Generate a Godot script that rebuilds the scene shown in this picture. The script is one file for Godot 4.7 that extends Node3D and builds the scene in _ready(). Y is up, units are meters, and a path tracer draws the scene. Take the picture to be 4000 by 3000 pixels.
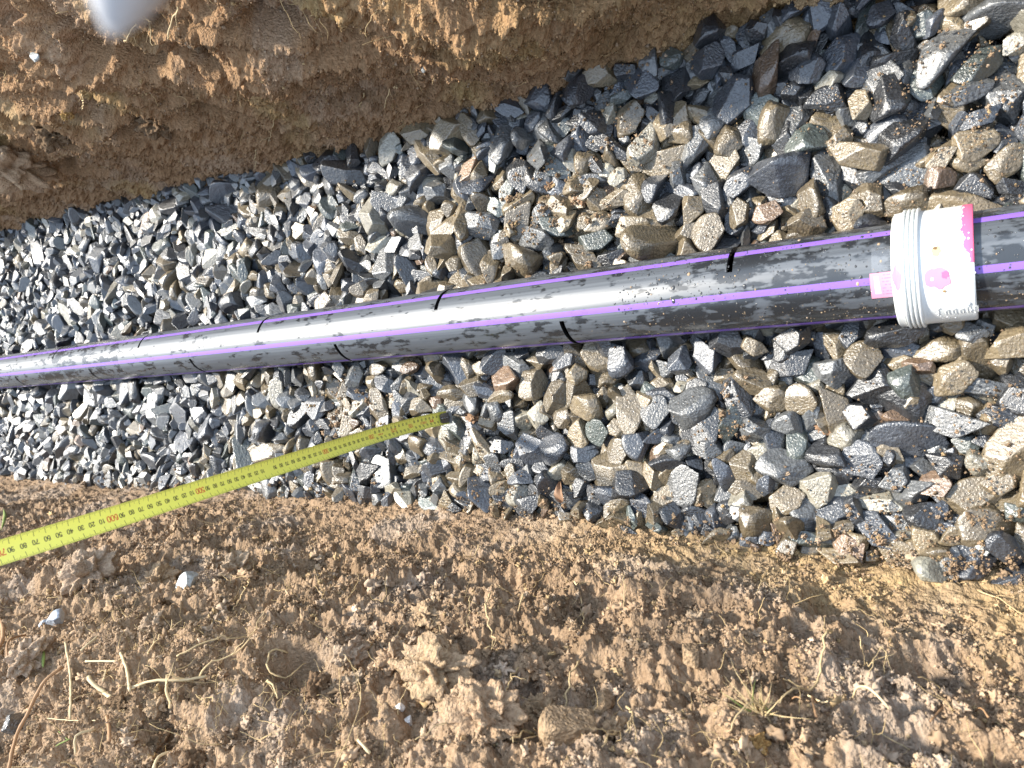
extends Node3D
# A drainage trench seen from above: gravel bed, slotted pipe, tape measure, earth sides.
# Axes: the pipe runs along z (far end towards -z), x is across the trench, y is up; the pipe's axis is at y = 0.

const PIPE_R := 0.057
const PIPE_X := 0.1395
const BED := -0.035
var CAM_AT := Vector3(0, 0.95, 0)
var F: Vector3
var U: Vector3
var R: Vector3
var M := {}
var taken := {}
var rng := RandomNumberGenerator.new()
var big_noise := FastNoiseLite.new()
var mid_noise := FastNoiseLite.new()
var fine_noise := FastNoiseLite.new()
var cell_noise := FastNoiseLite.new()
var tone_noise := FastNoiseLite.new()
var ico_v: PackedVector3Array
var ico_f: PackedInt32Array
var protos: Array = []
var lumps: Array = []
var banks := {}

# ------------------------------------------------------------------ naming
func numbered(called: String) -> String:
	if not taken.has(called):
		taken[called] = 0
		return called
	taken[called] += 1
	return "%s_%03d" % [called, taken[called]]

func tag(o: Node3D, label: String, category := "", group := "", kind := "") -> void:
	if label != "": o.set_meta("label", label)
	if category != "": o.set_meta("category", category)
	if group != "": o.set_meta("group", group)
	if kind != "": o.set_meta("kind", kind)

func obj(called: String, mesh: Mesh, mat: Material, parent: Node = null) -> MeshInstance3D:
	var o := MeshInstance3D.new()
	o.mesh = mesh
	if mat: o.material_override = mat
	if parent == null:
		o.name = numbered(called)
		add_child(o, true)
	else:
		o.name = called
		parent.add_child(o, true)
	return o

func base(called: String, at := Vector3.ZERO) -> Node3D:
	var o := Node3D.new()
	o.name = numbered(called)
	add_child(o, true)
	o.position = at
	return o

func lin(r: float, g: float, b: float) -> Color:
	return Color(r, g, b).linear_to_srgb()

# ------------------------------------------------------------------ mesh helpers
func grid_mesh(pos: PackedVector3Array, rows: int, cols: int, flip := false, col := PackedColorArray(), uv := PackedVector2Array(), skip: Dictionary = {}) -> ArrayMesh:
	var idx := PackedInt32Array()
	idx.resize((rows - 1) * (cols - 1) * 6)
	var k := 0
	for i in rows - 1:
		for j in cols - 1:
			if not skip.is_empty() and skip.has(i * cols + j): continue
			var a := i * cols + j
			var b := a + 1
			var c := a + cols
			var d := c + 1
			if flip:
				idx[k] = a; idx[k + 1] = c; idx[k + 2] = b; idx[k + 3] = b; idx[k + 4] = c; idx[k + 5] = d
			else:
				idx[k] = a; idx[k + 1] = b; idx[k + 2] = c; idx[k + 3] = b; idx[k + 4] = d; idx[k + 5] = c
			k += 6
	idx.resize(k)
	return indexed(pos, idx, col, uv)

func normals_of(pos: PackedVector3Array, idx: PackedInt32Array) -> PackedVector3Array:
	var n := PackedVector3Array()
	n.resize(pos.size())
	for t in range(0, idx.size(), 3):
		var a := idx[t]
		var b := idx[t + 1]
		var c := idx[t + 2]
		var q := (pos[c] - pos[a]).cross(pos[b] - pos[a])   # clockwise fronts
		n[a] += q
		n[b] += q
		n[c] += q
	for i in n.size():
		n[i] = n[i].normalized()
	return n

func indexed(pos: PackedVector3Array, idx: PackedInt32Array, col := PackedColorArray(), uv := PackedVector2Array(), nor := PackedVector3Array()) -> ArrayMesh:
	var a := []
	a.resize(Mesh.ARRAY_MAX)
	a[Mesh.ARRAY_VERTEX] = pos
	a[Mesh.ARRAY_INDEX] = idx
	a[Mesh.ARRAY_NORMAL] = nor if nor.size() else normals_of(pos, idx)
	if col.size(): a[Mesh.ARRAY_COLOR] = col
	if uv.size(): a[Mesh.ARRAY_TEX_UV] = uv
	var m := ArrayMesh.new()
	m.add_surface_from_arrays(Mesh.PRIMITIVE_TRIANGLES, a)
	return m

func make_ico(levels: int) -> void:
	var t := (1.0 + sqrt(5.0)) / 2.0
	var v: Array[Vector3] = []
	for s in [[-1, t, 0], [1, t, 0], [-1, -t, 0], [1, -t, 0], [0, -1, t], [0, 1, t], [0, -1, -t], [0, 1, -t], [t, 0, -1], [t, 0, 1], [-t, 0, -1], [-t, 0, 1]]:
		v.append(Vector3(s[0], s[1], s[2]).normalized())
	var f: Array[int] = []
	for i in 12:          # every three mutually near corners make a face
		for j in range(i + 1, 12):
			for k in range(j + 1, 12):
				if v[i].distance_to(v[j]) < 1.1 and v[j].distance_to(v[k]) < 1.1 and v[i].distance_to(v[k]) < 1.1:
					if (v[j] - v[i]).cross(v[k] - v[i]).dot(v[i]) > 0: f.append_array([i, k, j])
					else: f.append_array([i, j, k])
	for l in levels:
		var cut := {}
		var g: Array[int] = []
		for q in range(0, f.size(), 3):
			var mids: Array[int] = []
			for e in 3:
				var a := f[q + e]
				var b := f[q + (e + 1) % 3]
				var key := Vector2i(mini(a, b), maxi(a, b))
				if not cut.has(key):
					cut[key] = v.size()
					v.append(((v[a] + v[b]) / 2.0).normalized())
				mids.append(cut[key])
			g.append_array([f[q], mids[0], mids[2], f[q + 1], mids[1], mids[0], f[q + 2], mids[2], mids[1], mids[0], mids[1], mids[2]])
		f = g
	ico_v = PackedVector3Array(v)
	ico_f = PackedInt32Array(f)

# a crushed stone: a convex solid of random cut faces with slightly broken edges and rough faces
func stone_proto(sharp: float, faces: int, rough: float, dust: float, dust_tint: Color) -> ArrayMesh:
	var n: Array[Vector3] = []
	var h: Array[float] = []
	var tries := 0
	while n.size() < faces and tries < 400:
		tries += 1
		var d := Vector3(rng.randfn(), rng.randfn(), rng.randfn()).normalized()
		var ok := true
		for e in n:
			if e.angle_to(d) < 0.62: ok = false
		if ok:
			n.append(d)
			h.append(rng.randf_range(0.56, 0.98))
	var pos := PackedVector3Array()
	var col := PackedColorArray()
	pos.resize(ico_v.size())
	col.resize(ico_v.size())
	var off := Vector3(rng.randf(), rng.randf(), rng.randf()) * 50.0
	var flat_n := PackedVector3Array()
	flat_n.resize(ico_v.size())
	for i in ico_v.size():
		var d := ico_v[i]
		var s := 0.0
		for k in n.size():
			var c := n[k].dot(d)
			if c > 0.0: s += pow(c / h[k], sharp)
		var r := pow(s, -1.0 / sharp) if s > 0.0 else 1.2
		r = minf(r, 1.35)
		var q := d * r
		var w := q * 2.2 + off
		r += rough * (fine_noise.get_noise_3dv(w * 1.6) * 1.2 + absf(mid_noise.get_noise_3dv(w * 1.2)) * -1.1)
		pos[i] = d * r
		var g := Vector3.ZERO
		for k in n.size():
			var c := n[k].dot(d)
			if c > 0.0: g += n[k] * (pow(c / h[k], sharp - 1.0) / h[k])
		flat_n[i] = g.normalized()
		var m := fine_noise.get_noise_3dv(q * 4.5 + off) * 0.5 + mid_noise.get_noise_3dv(q * 1.6 + off * 2.0) * 0.7
		var dirt := smoothstep(0.30 - dust, 0.55 - dust, m)
		var tone := 1.0 + 0.55 * fine_noise.get_noise_3dv(q * 2.6 - off) + 0.25 * cell_noise.get_noise_3dv(q * 5.0 + off)
		col[i] = Color(tone, tone, tone).lerp(dust_tint, dirt * 0.85)
	var nor := normals_of(pos, ico_f)
	for i in nor.size(): nor[i] = (nor[i] * 0.55 + flat_n[i] * 0.45).normalized()
	return indexed(pos, ico_f, col, PackedVector2Array(), nor)

func lump_proto(seed_at: float, rough: float, level_v: int, grain: float) -> ArrayMesh:
	var pos := PackedVector3Array()
	var col := PackedColorArray()
	pos.resize(ico_v.size())
	col.resize(ico_v.size())
	var off := Vector3(seed_at * 13.1, seed_at * 7.7, seed_at * 3.3)
	for i in ico_v.size():
		var d := ico_v[i]
		var r := 0.85 + rough * (big_noise.get_noise_3dv(d * 1.1 + off) * 1.1 + fine_noise.get_noise_3dv(d * 1.7 + off) * 0.8) + grain * cell_noise.get_noise_3dv(d * 3.0 + off)
		r += maxf(grain, 0.2) * 0.40 * fine_noise.get_noise_3dv(d * 6.5 - off)
		pos[i] = d * r
		var t := 1.0 + 0.30 * fine_noise.get_noise_3dv(d * 3.0 + off) + 0.15 * mid_noise.get_noise_3dv(d * 6.0 - off)
		col[i] = Color(t, t * (0.99 + 0.02 * sin(off.x)), t * 0.97)
	return indexed(pos, ico_f, col)

func tube(points: PackedVector3Array, radii: PackedFloat32Array, sides: int, st: SurfaceTool = null) -> SurfaceTool:
	if st == null:
		st = SurfaceTool.new()
		st.begin(Mesh.PRIMITIVE_TRIANGLES)
	var rings: Array[PackedVector3Array] = []
	var ref := Vector3(0.31, 0.86, 0.41)
	for i in points.size():
		var d := (points[mini(i + 1, points.size() - 1)] - points[maxi(i - 1, 0)]).normalized()
		var a := d.cross(ref)
		if a.length() < 0.1: a = d.cross(Vector3(1, 0, 0))
		a = a.normalized()
		var b := d.cross(a)
		var ring := PackedVector3Array()
		for k in sides:
			var th := TAU * k / sides
			ring.append(points[i] + (a * cos(th) + b * sin(th)) * radii[i])
		rings.append(ring)
	for i in rings.size() - 1:
		for k in sides:
			var l := (k + 1) % sides
			for p in [rings[i][k], rings[i][l], rings[i + 1][k], rings[i][l], rings[i + 1][l], rings[i + 1][k]]:
				st.add_vertex(p)
	for e in [0, rings.size() - 1]:
		for k in range(1, sides - 1):
			var tri := [rings[e][0], rings[e][k + 1], rings[e][k]] if e == 0 else [rings[e][0], rings[e][k], rings[e][k + 1]]
			for p in tri: st.add_vertex(p)
	return st

func finish(st: SurfaceTool) -> ArrayMesh:
	st.index()
	st.generate_normals()
	return st.commit()

func scatter(called: String, mesh: Mesh, mat: Material, xf: Array, tint: Array, parent: Node3D) -> void:
	if xf.is_empty(): return
	var mm := MultiMesh.new()
	mm.transform_format = MultiMesh.TRANSFORM_3D
	mm.use_colors = true
	mm.mesh = mesh
	mm.instance_count = xf.size()
	for i in xf.size():
		mm.set_instance_transform(i, xf[i])
		mm.set_instance_color(i, tint[i])
	var o := MultiMeshInstance3D.new()
	o.multimesh = mm
	o.material_override = mat
	o.name = called
	o.set_meta("kind", "stuff")
	parent.add_child(o, true)

# ------------------------------------------------------------------ materials
func noise_tex(freq: float, octaves: int, kind: int, ramp: Gradient, seed_no: int, side := 512) -> NoiseTexture2D:
	var n := FastNoiseLite.new()
	n.noise_type = kind
	n.seed = seed_no
	n.frequency = freq
	n.fractal_octaves = octaves
	var t := NoiseTexture2D.new()
	t.width = side
	t.height = side
	t.seamless = true
	t.noise = n
	t.color_ramp = ramp
	return t

func ramp(a: Color, b: Color, at0 := 0.0, at1 := 1.0) -> Gradient:
	var g := Gradient.new()
	g.set_color(0, a)
	g.set_color(1, b)
	g.set_offset(0, at0)
	g.set_offset(1, at1)
	return g

func plain(c: Color, rough: float, spec := 0.5) -> StandardMaterial3D:
	var m := StandardMaterial3D.new()
	m.albedo_color = c
	m.roughness = rough
	m.metallic_specular = spec
	return m

func make_materials() -> void:
	var grit := noise_tex(0.045, 5, FastNoiseLite.TYPE_SIMPLEX_SMOOTH, ramp(Color.BLACK, Color.WHITE, 0.15, 0.85), 11)
	var soil_tone := noise_tex(0.03, 6, FastNoiseLite.TYPE_SIMPLEX_SMOOTH, ramp(lin(0.55, 0.53, 0.50), lin(1.0, 1.0, 1.0), 0.2, 0.8), 12)
	var soil := plain(Color.WHITE, 0.95, 0.25)
	soil.vertex_color_use_as_albedo = true
	soil.albedo_texture = soil_tone
	soil.uv1_triplanar = true
	soil.uv1_world_triplanar = true
	soil.uv1_scale = Vector3.ONE * 9.0
	soil.heightmap_enabled = true
	soil.heightmap_texture = grit
	soil.heightmap_scale = 0.25
	M.soil = soil
	var crumb := plain(Color.WHITE, 0.95, 0.25)
	crumb.vertex_color_use_as_albedo = true
	M.crumb = crumb
	var rock_bump := noise_tex(0.03, 5, FastNoiseLite.TYPE_SIMPLEX_SMOOTH, ramp(Color.BLACK, Color.WHITE, 0.2, 0.8), 21)
	var rock_gloss := noise_tex(0.02, 4, FastNoiseLite.TYPE_SIMPLEX_SMOOTH, ramp(Color(0.26, 0.26, 0.26), Color(0.58, 0.58, 0.58), 0.3, 0.7), 22)
	M.rock_bump = rock_bump
	M.rock_gloss = rock_gloss
	M.rock = rock_material(Color.WHITE, 1.0)
	M.bluegrey = plain(lin(0.3, 0.32, 0.34), 0.6)

func rock_material(c: Color, _k: float) -> StandardMaterial3D:
	var m := plain(c, 1.0, 0.9)
	m.vertex_color_use_as_albedo = true
	m.clearcoat_enabled = true      # wet
	m.clearcoat = 0.5
	m.clearcoat_roughness = 0.36
	m.roughness_texture = M.rock_gloss
	m.roughness_texture_channel = BaseMaterial3D.TEXTURE_CHANNEL_RED
	m.heightmap_enabled = true
	m.heightmap_texture = M.rock_bump
	m.heightmap_scale = 0.09
	m.uv1_triplanar = true
	m.uv1_world_triplanar = true
	m.uv1_scale = Vector3.ONE * 14.0
	return m

# ------------------------------------------------------------------ camera, sky, sun
func make_view() -> void:
	var p := 0.95524
	var yaw := -0.034628
	F = Vector3(0, -sin(p), -cos(p)).rotated(Vector3.UP, yaw)
	U = Vector3(0, cos(p), -sin(p)).rotated(Vector3.UP, yaw)
	R = Vector3(1, 0, 0).rotated(Vector3.UP, yaw)
	var cam := Camera3D.new()
	cam.name = "camera"
	add_child(cam)
	cam.transform = Transform3D(Basis(-U, R, -F), CAM_AT)   # the phone is held upright and the picture is stored on its side
	var at := CameraAttributesPhysical.new()
	at.frustum_focal_length = 21.70
	at.frustum_near = 0.01
	at.frustum_far = 200.0
	at.frustum_focus_distance = 1.15
	at.exposure_aperture = 8.0
	cam.attributes = at
	cam.current = true
	var env := Environment.new()
	env.background_mode = Environment.BG_SKY
	var sky := Sky.new()
	var sm := ProceduralSkyMaterial.new()
	sm.sky_top_color = Color(0.66, 0.73, 0.82)
	sm.sky_horizon_color = Color(0.95, 0.95, 0.95)
	sm.sky_curve = 0.12
	sm.sky_energy_multiplier = 1.08
	sm.ground_bottom_color = Color(0.35, 0.28, 0.2)
	sm.ground_horizon_color = Color(0.6, 0.58, 0.55)
	sky.sky_material = sm
	env.sky = sky
	env.tonemap_mode = Environment.TONE_MAPPER_LINEAR
	env.tonemap_exposure = 2.45
	env.sdfgi_enabled = true
	env.ssao_enabled = true
	env.ssil_enabled = true
	var we := WorldEnvironment.new()
	we.name = "world"
	we.environment = env
	add_child(we)
	var sun := DirectionalLight3D.new()
	sun.name = "sun"
	sun.light_energy = 1.42
	sun.light_color = Color(1.0, 0.97, 0.92)
	sun.light_angular_distance = 4.0
	sun.shadow_enabled = true
	add_child(sun)
	var l := Vector3(0.19, 0.73, -0.65).normalized()
	sun.transform = Transform3D(Basis.looking_at(-l, Vector3.UP), Vector3(0, 3, 0))

# ------------------------------------------------------------------ the earth sides
func edge_left(z: float) -> float:
	var c := -0.203 - 0.022 * smoothstep(-0.5, 0.05, z) * 1.2 - 0.022 * smoothstep(-1.2, -2.4, z)
	return c
func edge_right(z: float) -> float:
	return 0.516 + 0.014 * smoothstep(-0.55, 0.1, z) + 0.135 * smoothstep(-0.55, -3.0, z) + 0.01 * smoothstep(-3.0, -4.6, z)

var prof := {}
func make_profiles() -> void:
	prof.L = [Vector2(0.06, -0.10), Vector2(0, -0.035), Vector2(-0.03, 0.05), Vector2(-0.06, 0.16), Vector2(-0.09, 0.30), Vector2(-0.125, 0.44), Vector2(-0.17, 0.55), Vector2(-0.27, 0.62), Vector2(-0.5, 0.66), Vector2(-1.3, 0.68)]
	prof.R = [Vector2(-0.06, -0.10), Vector2(0, -0.035), Vector2(0.012, 0.1), Vector2(0.03, 0.22), Vector2(0.05, 0.34), Vector2(0.09, 0.43), Vector2(0.2, 0.5), Vector2(0.4, 0.55), Vector2(1.2, 0.58)]

func along(p: Array, s: float) -> Array:      # point and outward normal at arc length s
	var left := s
	for i in p.size() - 1:
		var l: float = p[i].distance_to(p[i + 1])
		if left <= l or i == p.size() - 2:
			var d: Vector2 = (p[i + 1] - p[i]) / l
			return [p[i] + d * left, d]
		left -= l
	return []

func surf_point(side: String, z: float, s: float) -> Array:     # [position, normal] of the smooth side
	var a := along(prof[side], s)
	var lo := along(prof[side], maxf(s - 0.05, 0.0))
	var hi := along(prof[side], s + 0.05)
	var d: Vector2 = (hi[0] - lo[0]).normalized()
	var x := edge_left(z) if side == "L" else edge_right(z)
	var n := Vector3(d.y, -d.x, 0) if side == "L" else Vector3(-d.y, d.x, 0)
	var pt: Vector2 = (a[0] * 2.0 + lo[0] + hi[0]) / 4.0
	return [Vector3(x + pt.x, pt.y, z), n]

func relief(side: String, p: Vector3, s: float) -> float:
	var q := p + Vector3(0, 0, 7.0 if side == "L" else 31.0)
	var hollow := 0.0  # negative depth swells out: the bulge added for its shade
	for h in (PITS_L if side == "L" else PITS_BULGE_R):
		var dz: float = (p.z - h[0]) / h[2]
		var ds: float = (s - h[1]) / (h[2] * h[4])
		var rr := dz * dz + ds * ds
		if rr < 4.0: hollow += h[3] * exp(-rr * rr * 0.8)
	var cut := 0.0              # how smoothly the digger's bucket left it
	if side == "L":
		cut = smoothstep(0.26, 0.14, s + 0.05 * tone_noise.get_noise_3dv(q * 5.0))
	else:
		cut = smoothstep(0.36, 0.20, s + 0.08 * tone_noise.get_noise_3dv(q * 4.0))
	var wall := side == "R"
	var k := lerpf(1.0, 0.45 if wall else 0.30, cut)
	var sheared := Vector3(q.x, q.y + (0.55 * q.z if side == "R" else 0.25 * q.z), q.z * 0.55)
	var d := big_noise.get_noise_3dv(sheared * 5.5) * (0.060 if wall else 0.030) * k
	var ridge := absf(mid_noise.get_noise_3dv(sheared * 11.0))
	d += (0.22 - ridge) * (0.075 if wall else 0.032) * k
	var c := cell_noise.get_noise_3dv(q * 26.0 + Vector3.ONE * d * 40.0)
	d += -c * 0.010 * k
	var warp := Vector3(tone_noise.get_noise_3dv(q * 13.0), tone_noise.get_noise_3dv(q * 13.0 + Vector3(9, 9, 9)), 0) * 0.6
	var fused := cell_noise.get_noise_3dv((sheared * 15.0 if wall else q * 15.0) + warp)
	var some := smoothstep(-0.15, 0.35, tone_noise.get_noise_3dv(q * 5.0 + Vector3(0, 40, 0))) * (1.0 - cut)
	d += (-0.45 - fused) * (0.030 if wall else 0.034) * some
	d += fine_noise.get_noise_3dv(q * 42.0) * lerpf(0.014, 0.015 if wall else 0.006, cut)
	d += fine_noise.get_noise_3dv(Vector3(q.x, q.y, q.z * lerpf(1.0, 0.45 if wall else 0.25, cut)) * 110.0) * lerpf(0.006, 0.0075 if wall else 0.0035, cut)
	return d - hollow

func soil_color(side: String, p: Vector3, s: float) -> Color:
	var tan_c := Color(0.368, 0.258, 0.168)
	var grey := Color(0.405, 0.315, 0.240)
	var sand := Color(0.44, 0.315, 0.165)
	var dark := Color(0.215, 0.145, 0.088)
	var a := tone_noise.get_noise_3dv(p * 4.0 + Vector3(3, 1, 9))
	var b := tone_noise.get_noise_3dv(p * 9.0 + Vector3(13, 5, 2))
	var c := fine_noise.get_noise_3dv(p * 30.0)
	var col := tan_c.lerp(grey, smoothstep(0.05, 0.45, a + 0.35 * c))
	col = col.lerp(dark, smoothstep(0.10, 0.55, b + 0.3 * c) * 0.6)
	if side == "L":
		var band := smoothstep(0.26, 0.10, s + 0.08 * b) * smoothstep(-0.75, -0.25, p.z + 0.15 * a)
		col = col.lerp(sand, band * (0.75 + 0.5 * c))
	else:
		col = col * Color(0.96, 0.84, 0.71)
		var patch := smoothstep(0.15, 0.5, tone_noise.get_noise_3dv(p * 3.0 + Vector3(30, 3, 3))) + smoothstep(-0.65, -0.2, p.z) * 0.7
		col = col.lerp(Color(0.42, 0.29, 0.13), clampf(patch, 0.0, 1.0) * (0.55 + 0.6 * c))
	return col

func make_bank(side: String) -> void:
	var zs: Array[float] = []
	var z := 0.9
	while z > -4.6:
		zs.append(z)
		var dist := Vector2(0.72, z + 0.35).length()
		z -= 0.0024 * maxf(1.0, dist / 0.72) if z < 0.12 else 0.02
	var p: Array = prof[side]
	var total := 0.0
	for i in p.size() - 1: total += p[i].distance_to(p[i + 1])
	var ss: Array[float] = []
	var s := 0.0
	while s < total:
		ss.append(s)
		s += 0.0026 if s < 0.95 else 0.012
	ss.append(total)
	var rows := zs.size()
	var cols := ss.size()
	var pos := PackedVector3Array()
	var col := PackedColorArray()
	pos.resize(rows * cols)
	col.resize(rows * cols)
	var pts: Array = []
	for j in cols: pts.append(surf_point(side, 0.0, ss[j]))
	var x0 := edge_left(0.0) if side == "L" else edge_right(0.0)
	for i in rows:
		var ex := (edge_left(zs[i]) if side == "L" else edge_right(zs[i])) - x0
		for j in cols:
			var q: Vector3 = pts[j][0] + Vector3(ex, 0, zs[i])
			var d := relief(side, q, ss[j]) * smoothstep(total, total - 0.2, ss[j])
			pos[i * cols + j] = q + pts[j][1] * d
			col[i * cols + j] = soil_color(side, q, ss[j])
	var mesh := grid_mesh(pos, rows, cols, side == "R", col)
	var o := obj("earth_bank" if side == "L" else "trench_wall", mesh, M.soil)
	o.set_meta("kind", "structure")
	o.set_meta("label", "sunlit crumbly brown earth bank with roots on the tape's side" if side == "L" else "shaded brown earth wall of the trench beyond the gravel")
	banks[side] = {"pos": pos, "nor": mesh.surface_get_arrays(0)[Mesh.ARRAY_NORMAL], "col": col, "rows": rows, "cols": cols, "zs": zs, "ss": ss}

func on_bank(side: String, z: float, s: float) -> Array:     # displaced surface: [position, normal, colour]
	var b: Dictionary = banks[side]
	var i := 0
	var lo := 0
	var hi: int = b.rows - 1
	while hi - lo > 1:
		i = (lo + hi) / 2
		if b.zs[i] > z: lo = i
		else: hi = i
	var j: int = clampi(int(s / 0.0026), 0, b.cols - 1)
	var k: int = lo * b.cols + j
	return [b.pos[k], b.nor[k], b.col[k]]

# ------------------------------------------------------------------ loose crumbs over the earth
func soil_tint(base_c: Color) -> Color:
	var t := exp(rng.randfn() * 0.20)
	var c := base_c * t
	var pick := rng.randf()
	if pick < 0.10: c = c.lerp(Color(0.40, 0.315, 0.24), 0.6)
	elif pick < 0.17: c = c.lerp(Color(0.45, 0.32, 0.16), 0.6)
	elif pick < 0.23: c = c * 0.6
	c.a = 1.0
	return c

func crumbs(side: String, count: int) -> void:
	var b: Dictionary = banks[side]
	var xf := [[], [], [], [], [], []]
	var tint := [[], [], [], [], [], []]
	var pos: PackedVector3Array = b.pos
	var nor: PackedVector3Array = b.nor
	var col: PackedColorArray = b.col
	var n := pos.size()
	var made := 0
	var tries := 0
	while made < count and tries < count * 4:
		tries += 1
		var k := rng.randi() % n
		var q := pos[k]
		if q.z > 0.25 or q.z < -3.6: continue
		if q.y < -0.06: continue
		var s: float = b.ss[k % b.cols]
		var clump := tone_noise.get_noise_3dv(q * 14.0) + 0.6 * mid_noise.get_noise_3dv(q * 20.0)
		var keep := smoothstep(-0.25, 0.5, clump)
		if side == "L": keep *= lerpf(1.0, 0.30, smoothstep(0.26, 0.14, s))
		else: keep *= lerpf(1.0, 0.55, smoothstep(0.30, 0.12, s))
		if rng.randf() > keep: continue
		var r := (0.00115 if side == "L" else 0.00085) * exp(rng.randfn() * 0.50)
		if side == "L" and rng.randf() < 0.022 * (1.0 if s > 0.3 else 0.3): r *= rng.randf_range(2.0, 5.5)
		r = minf(r, 0.011)
		var at := q + nor[k] * r * rng.randf_range(0.0, 0.55) + Vector3(rng.randf() - 0.5, rng.randf() - 0.5, rng.randf() - 0.5) * 0.003
		var bs := Basis.from_euler(Vector3(rng.randf(), rng.randf(), rng.randf()) * TAU).scaled(Vector3(rng.randf_range(0.6, 1.4), rng.randf_range(0.55, 1.2), rng.randf_range(0.6, 1.4)) * r)
		var w := rng.randi() % 6
		xf[w].append(Transform3D(bs, at))
		tint[w].append(soil_tint(col[k]))
		made += 1
	var root := base("loose_soil")
	tag(root, "loose soil crumbs covering the sunlit bank" if side == "L" else "soil crumbs clinging to the shaded trench wall", "soil", "", "stuff")
	for w in 6: scatter("crumb_mass", lumps[w], M.crumb, xf[w], tint[w], root)

# ------------------------------------------------------------------ gravel
const CELL := 0.005
const GX0 := -0.34
const GX1 := 0.80
const GZ0 := -3.9
const GZ1 := 0.45
var gw: int
var gh: int
var height: PackedFloat32Array
var owner_of: PackedInt32Array
var stones: Array = []
var heroes: Array = []

func hero(x: float, z: float, long_mm: float, wide_mm: float, angle: float, kind: String, shape: String, label: String) -> void:
	heroes.append([x, z, long_mm / 2000.0, wide_mm / 2000.0, deg_to_rad(angle), kind, shape, label])

func envelope(b: Basis, ax: Vector3) -> Array:     # quadratic form of the ellipsoid with axes ax in frame b
	var inv := Basis(b.x / (ax.x * ax.x), b.y / (ax.y * ax.y), b.z / (ax.z * ax.z))
	var q := inv * b.transposed()
	var m := b * Basis.from_scale(ax * ax) * b.transposed()
	return [q, sqrt(m.x.x), sqrt(m.z.z)]

func rest_height(x: float, z: float, q: Basis, ex: float, ez: float) -> float:
	var best := -1.0
	var i0 := maxi(int((x - ex - GX0) / CELL), 0)
	var i1 := mini(int((x + ex - GX0) / CELL), gw - 1)
	var j0 := maxi(int((z - ez - GZ0) / CELL), 0)
	var j1 := mini(int((z + ez - GZ0) / CELL), gh - 1)
	var qyy := q.y.y
	for j in range(j0, j1 + 1):
		var dz := GZ0 + (j + 0.5) * CELL - z
		for i in range(i0, i1 + 1):
			var dx := GX0 + (i + 0.5) * CELL - x
			var hb := q.y.x * dx + q.y.z * dz
			var c := q.x.x * dx * dx + 2.0 * q.x.z * dx * dz + q.z.z * dz * dz - 1.0
			var disc := hb * hb - qyy * c
			if disc < 0.0: continue
			var low := (-hb - sqrt(disc)) / qyy
			best = maxf(best, height[j * gw + i] - low)
	return best

func stamp(x: float, y: float, z: float, q: Basis, ex: float, ez: float, id: int) -> void:
	var i0 := maxi(int((x - ex - GX0) / CELL), 0)
	var i1 := mini(int((x + ex - GX0) / CELL), gw - 1)
	var j0 := maxi(int((z - ez - GZ0) / CELL), 0)
	var j1 := mini(int((z + ez - GZ0) / CELL), gh - 1)
	var qyy := q.y.y
	for j in range(j0, j1 + 1):
		var dz := GZ0 + (j + 0.5) * CELL - z
		for i in range(i0, i1 + 1):
			var dx := GX0 + (i + 0.5) * CELL - x
			var hb := q.y.x * dx + q.y.z * dz
			var c := q.x.x * dx * dx + 2.0 * q.x.z * dx * dz + q.z.z * dz * dz - 1.0
			var disc := hb * hb - qyy * c
			if disc < 0.0: continue
			var top := y + (-hb + sqrt(disc)) / qyy
			if top > height[j * gw + i]:
				height[j * gw + i] = top
				owner_of[j * gw + i] = id

func bed_level(x: float, z: float) -> float:
	return BED + 0.012 * big_noise.get_noise_3d(x * 5.0, 3.0, z * 5.0) + 0.010 * smoothstep(edge_right(z) - 0.10, edge_right(z), x) + 0.010 * smoothstep(edge_left(z) + 0.08, edge_left(z), x) + 0.012 * smoothstep(0.10, 0.06, absf(x - PIPE_X))

func in_pipe_way(x: float, y: float, r: float) -> bool:
	return Vector2(x - PIPE_X, y).length() < PIPE_R + r * 0.5

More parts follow.
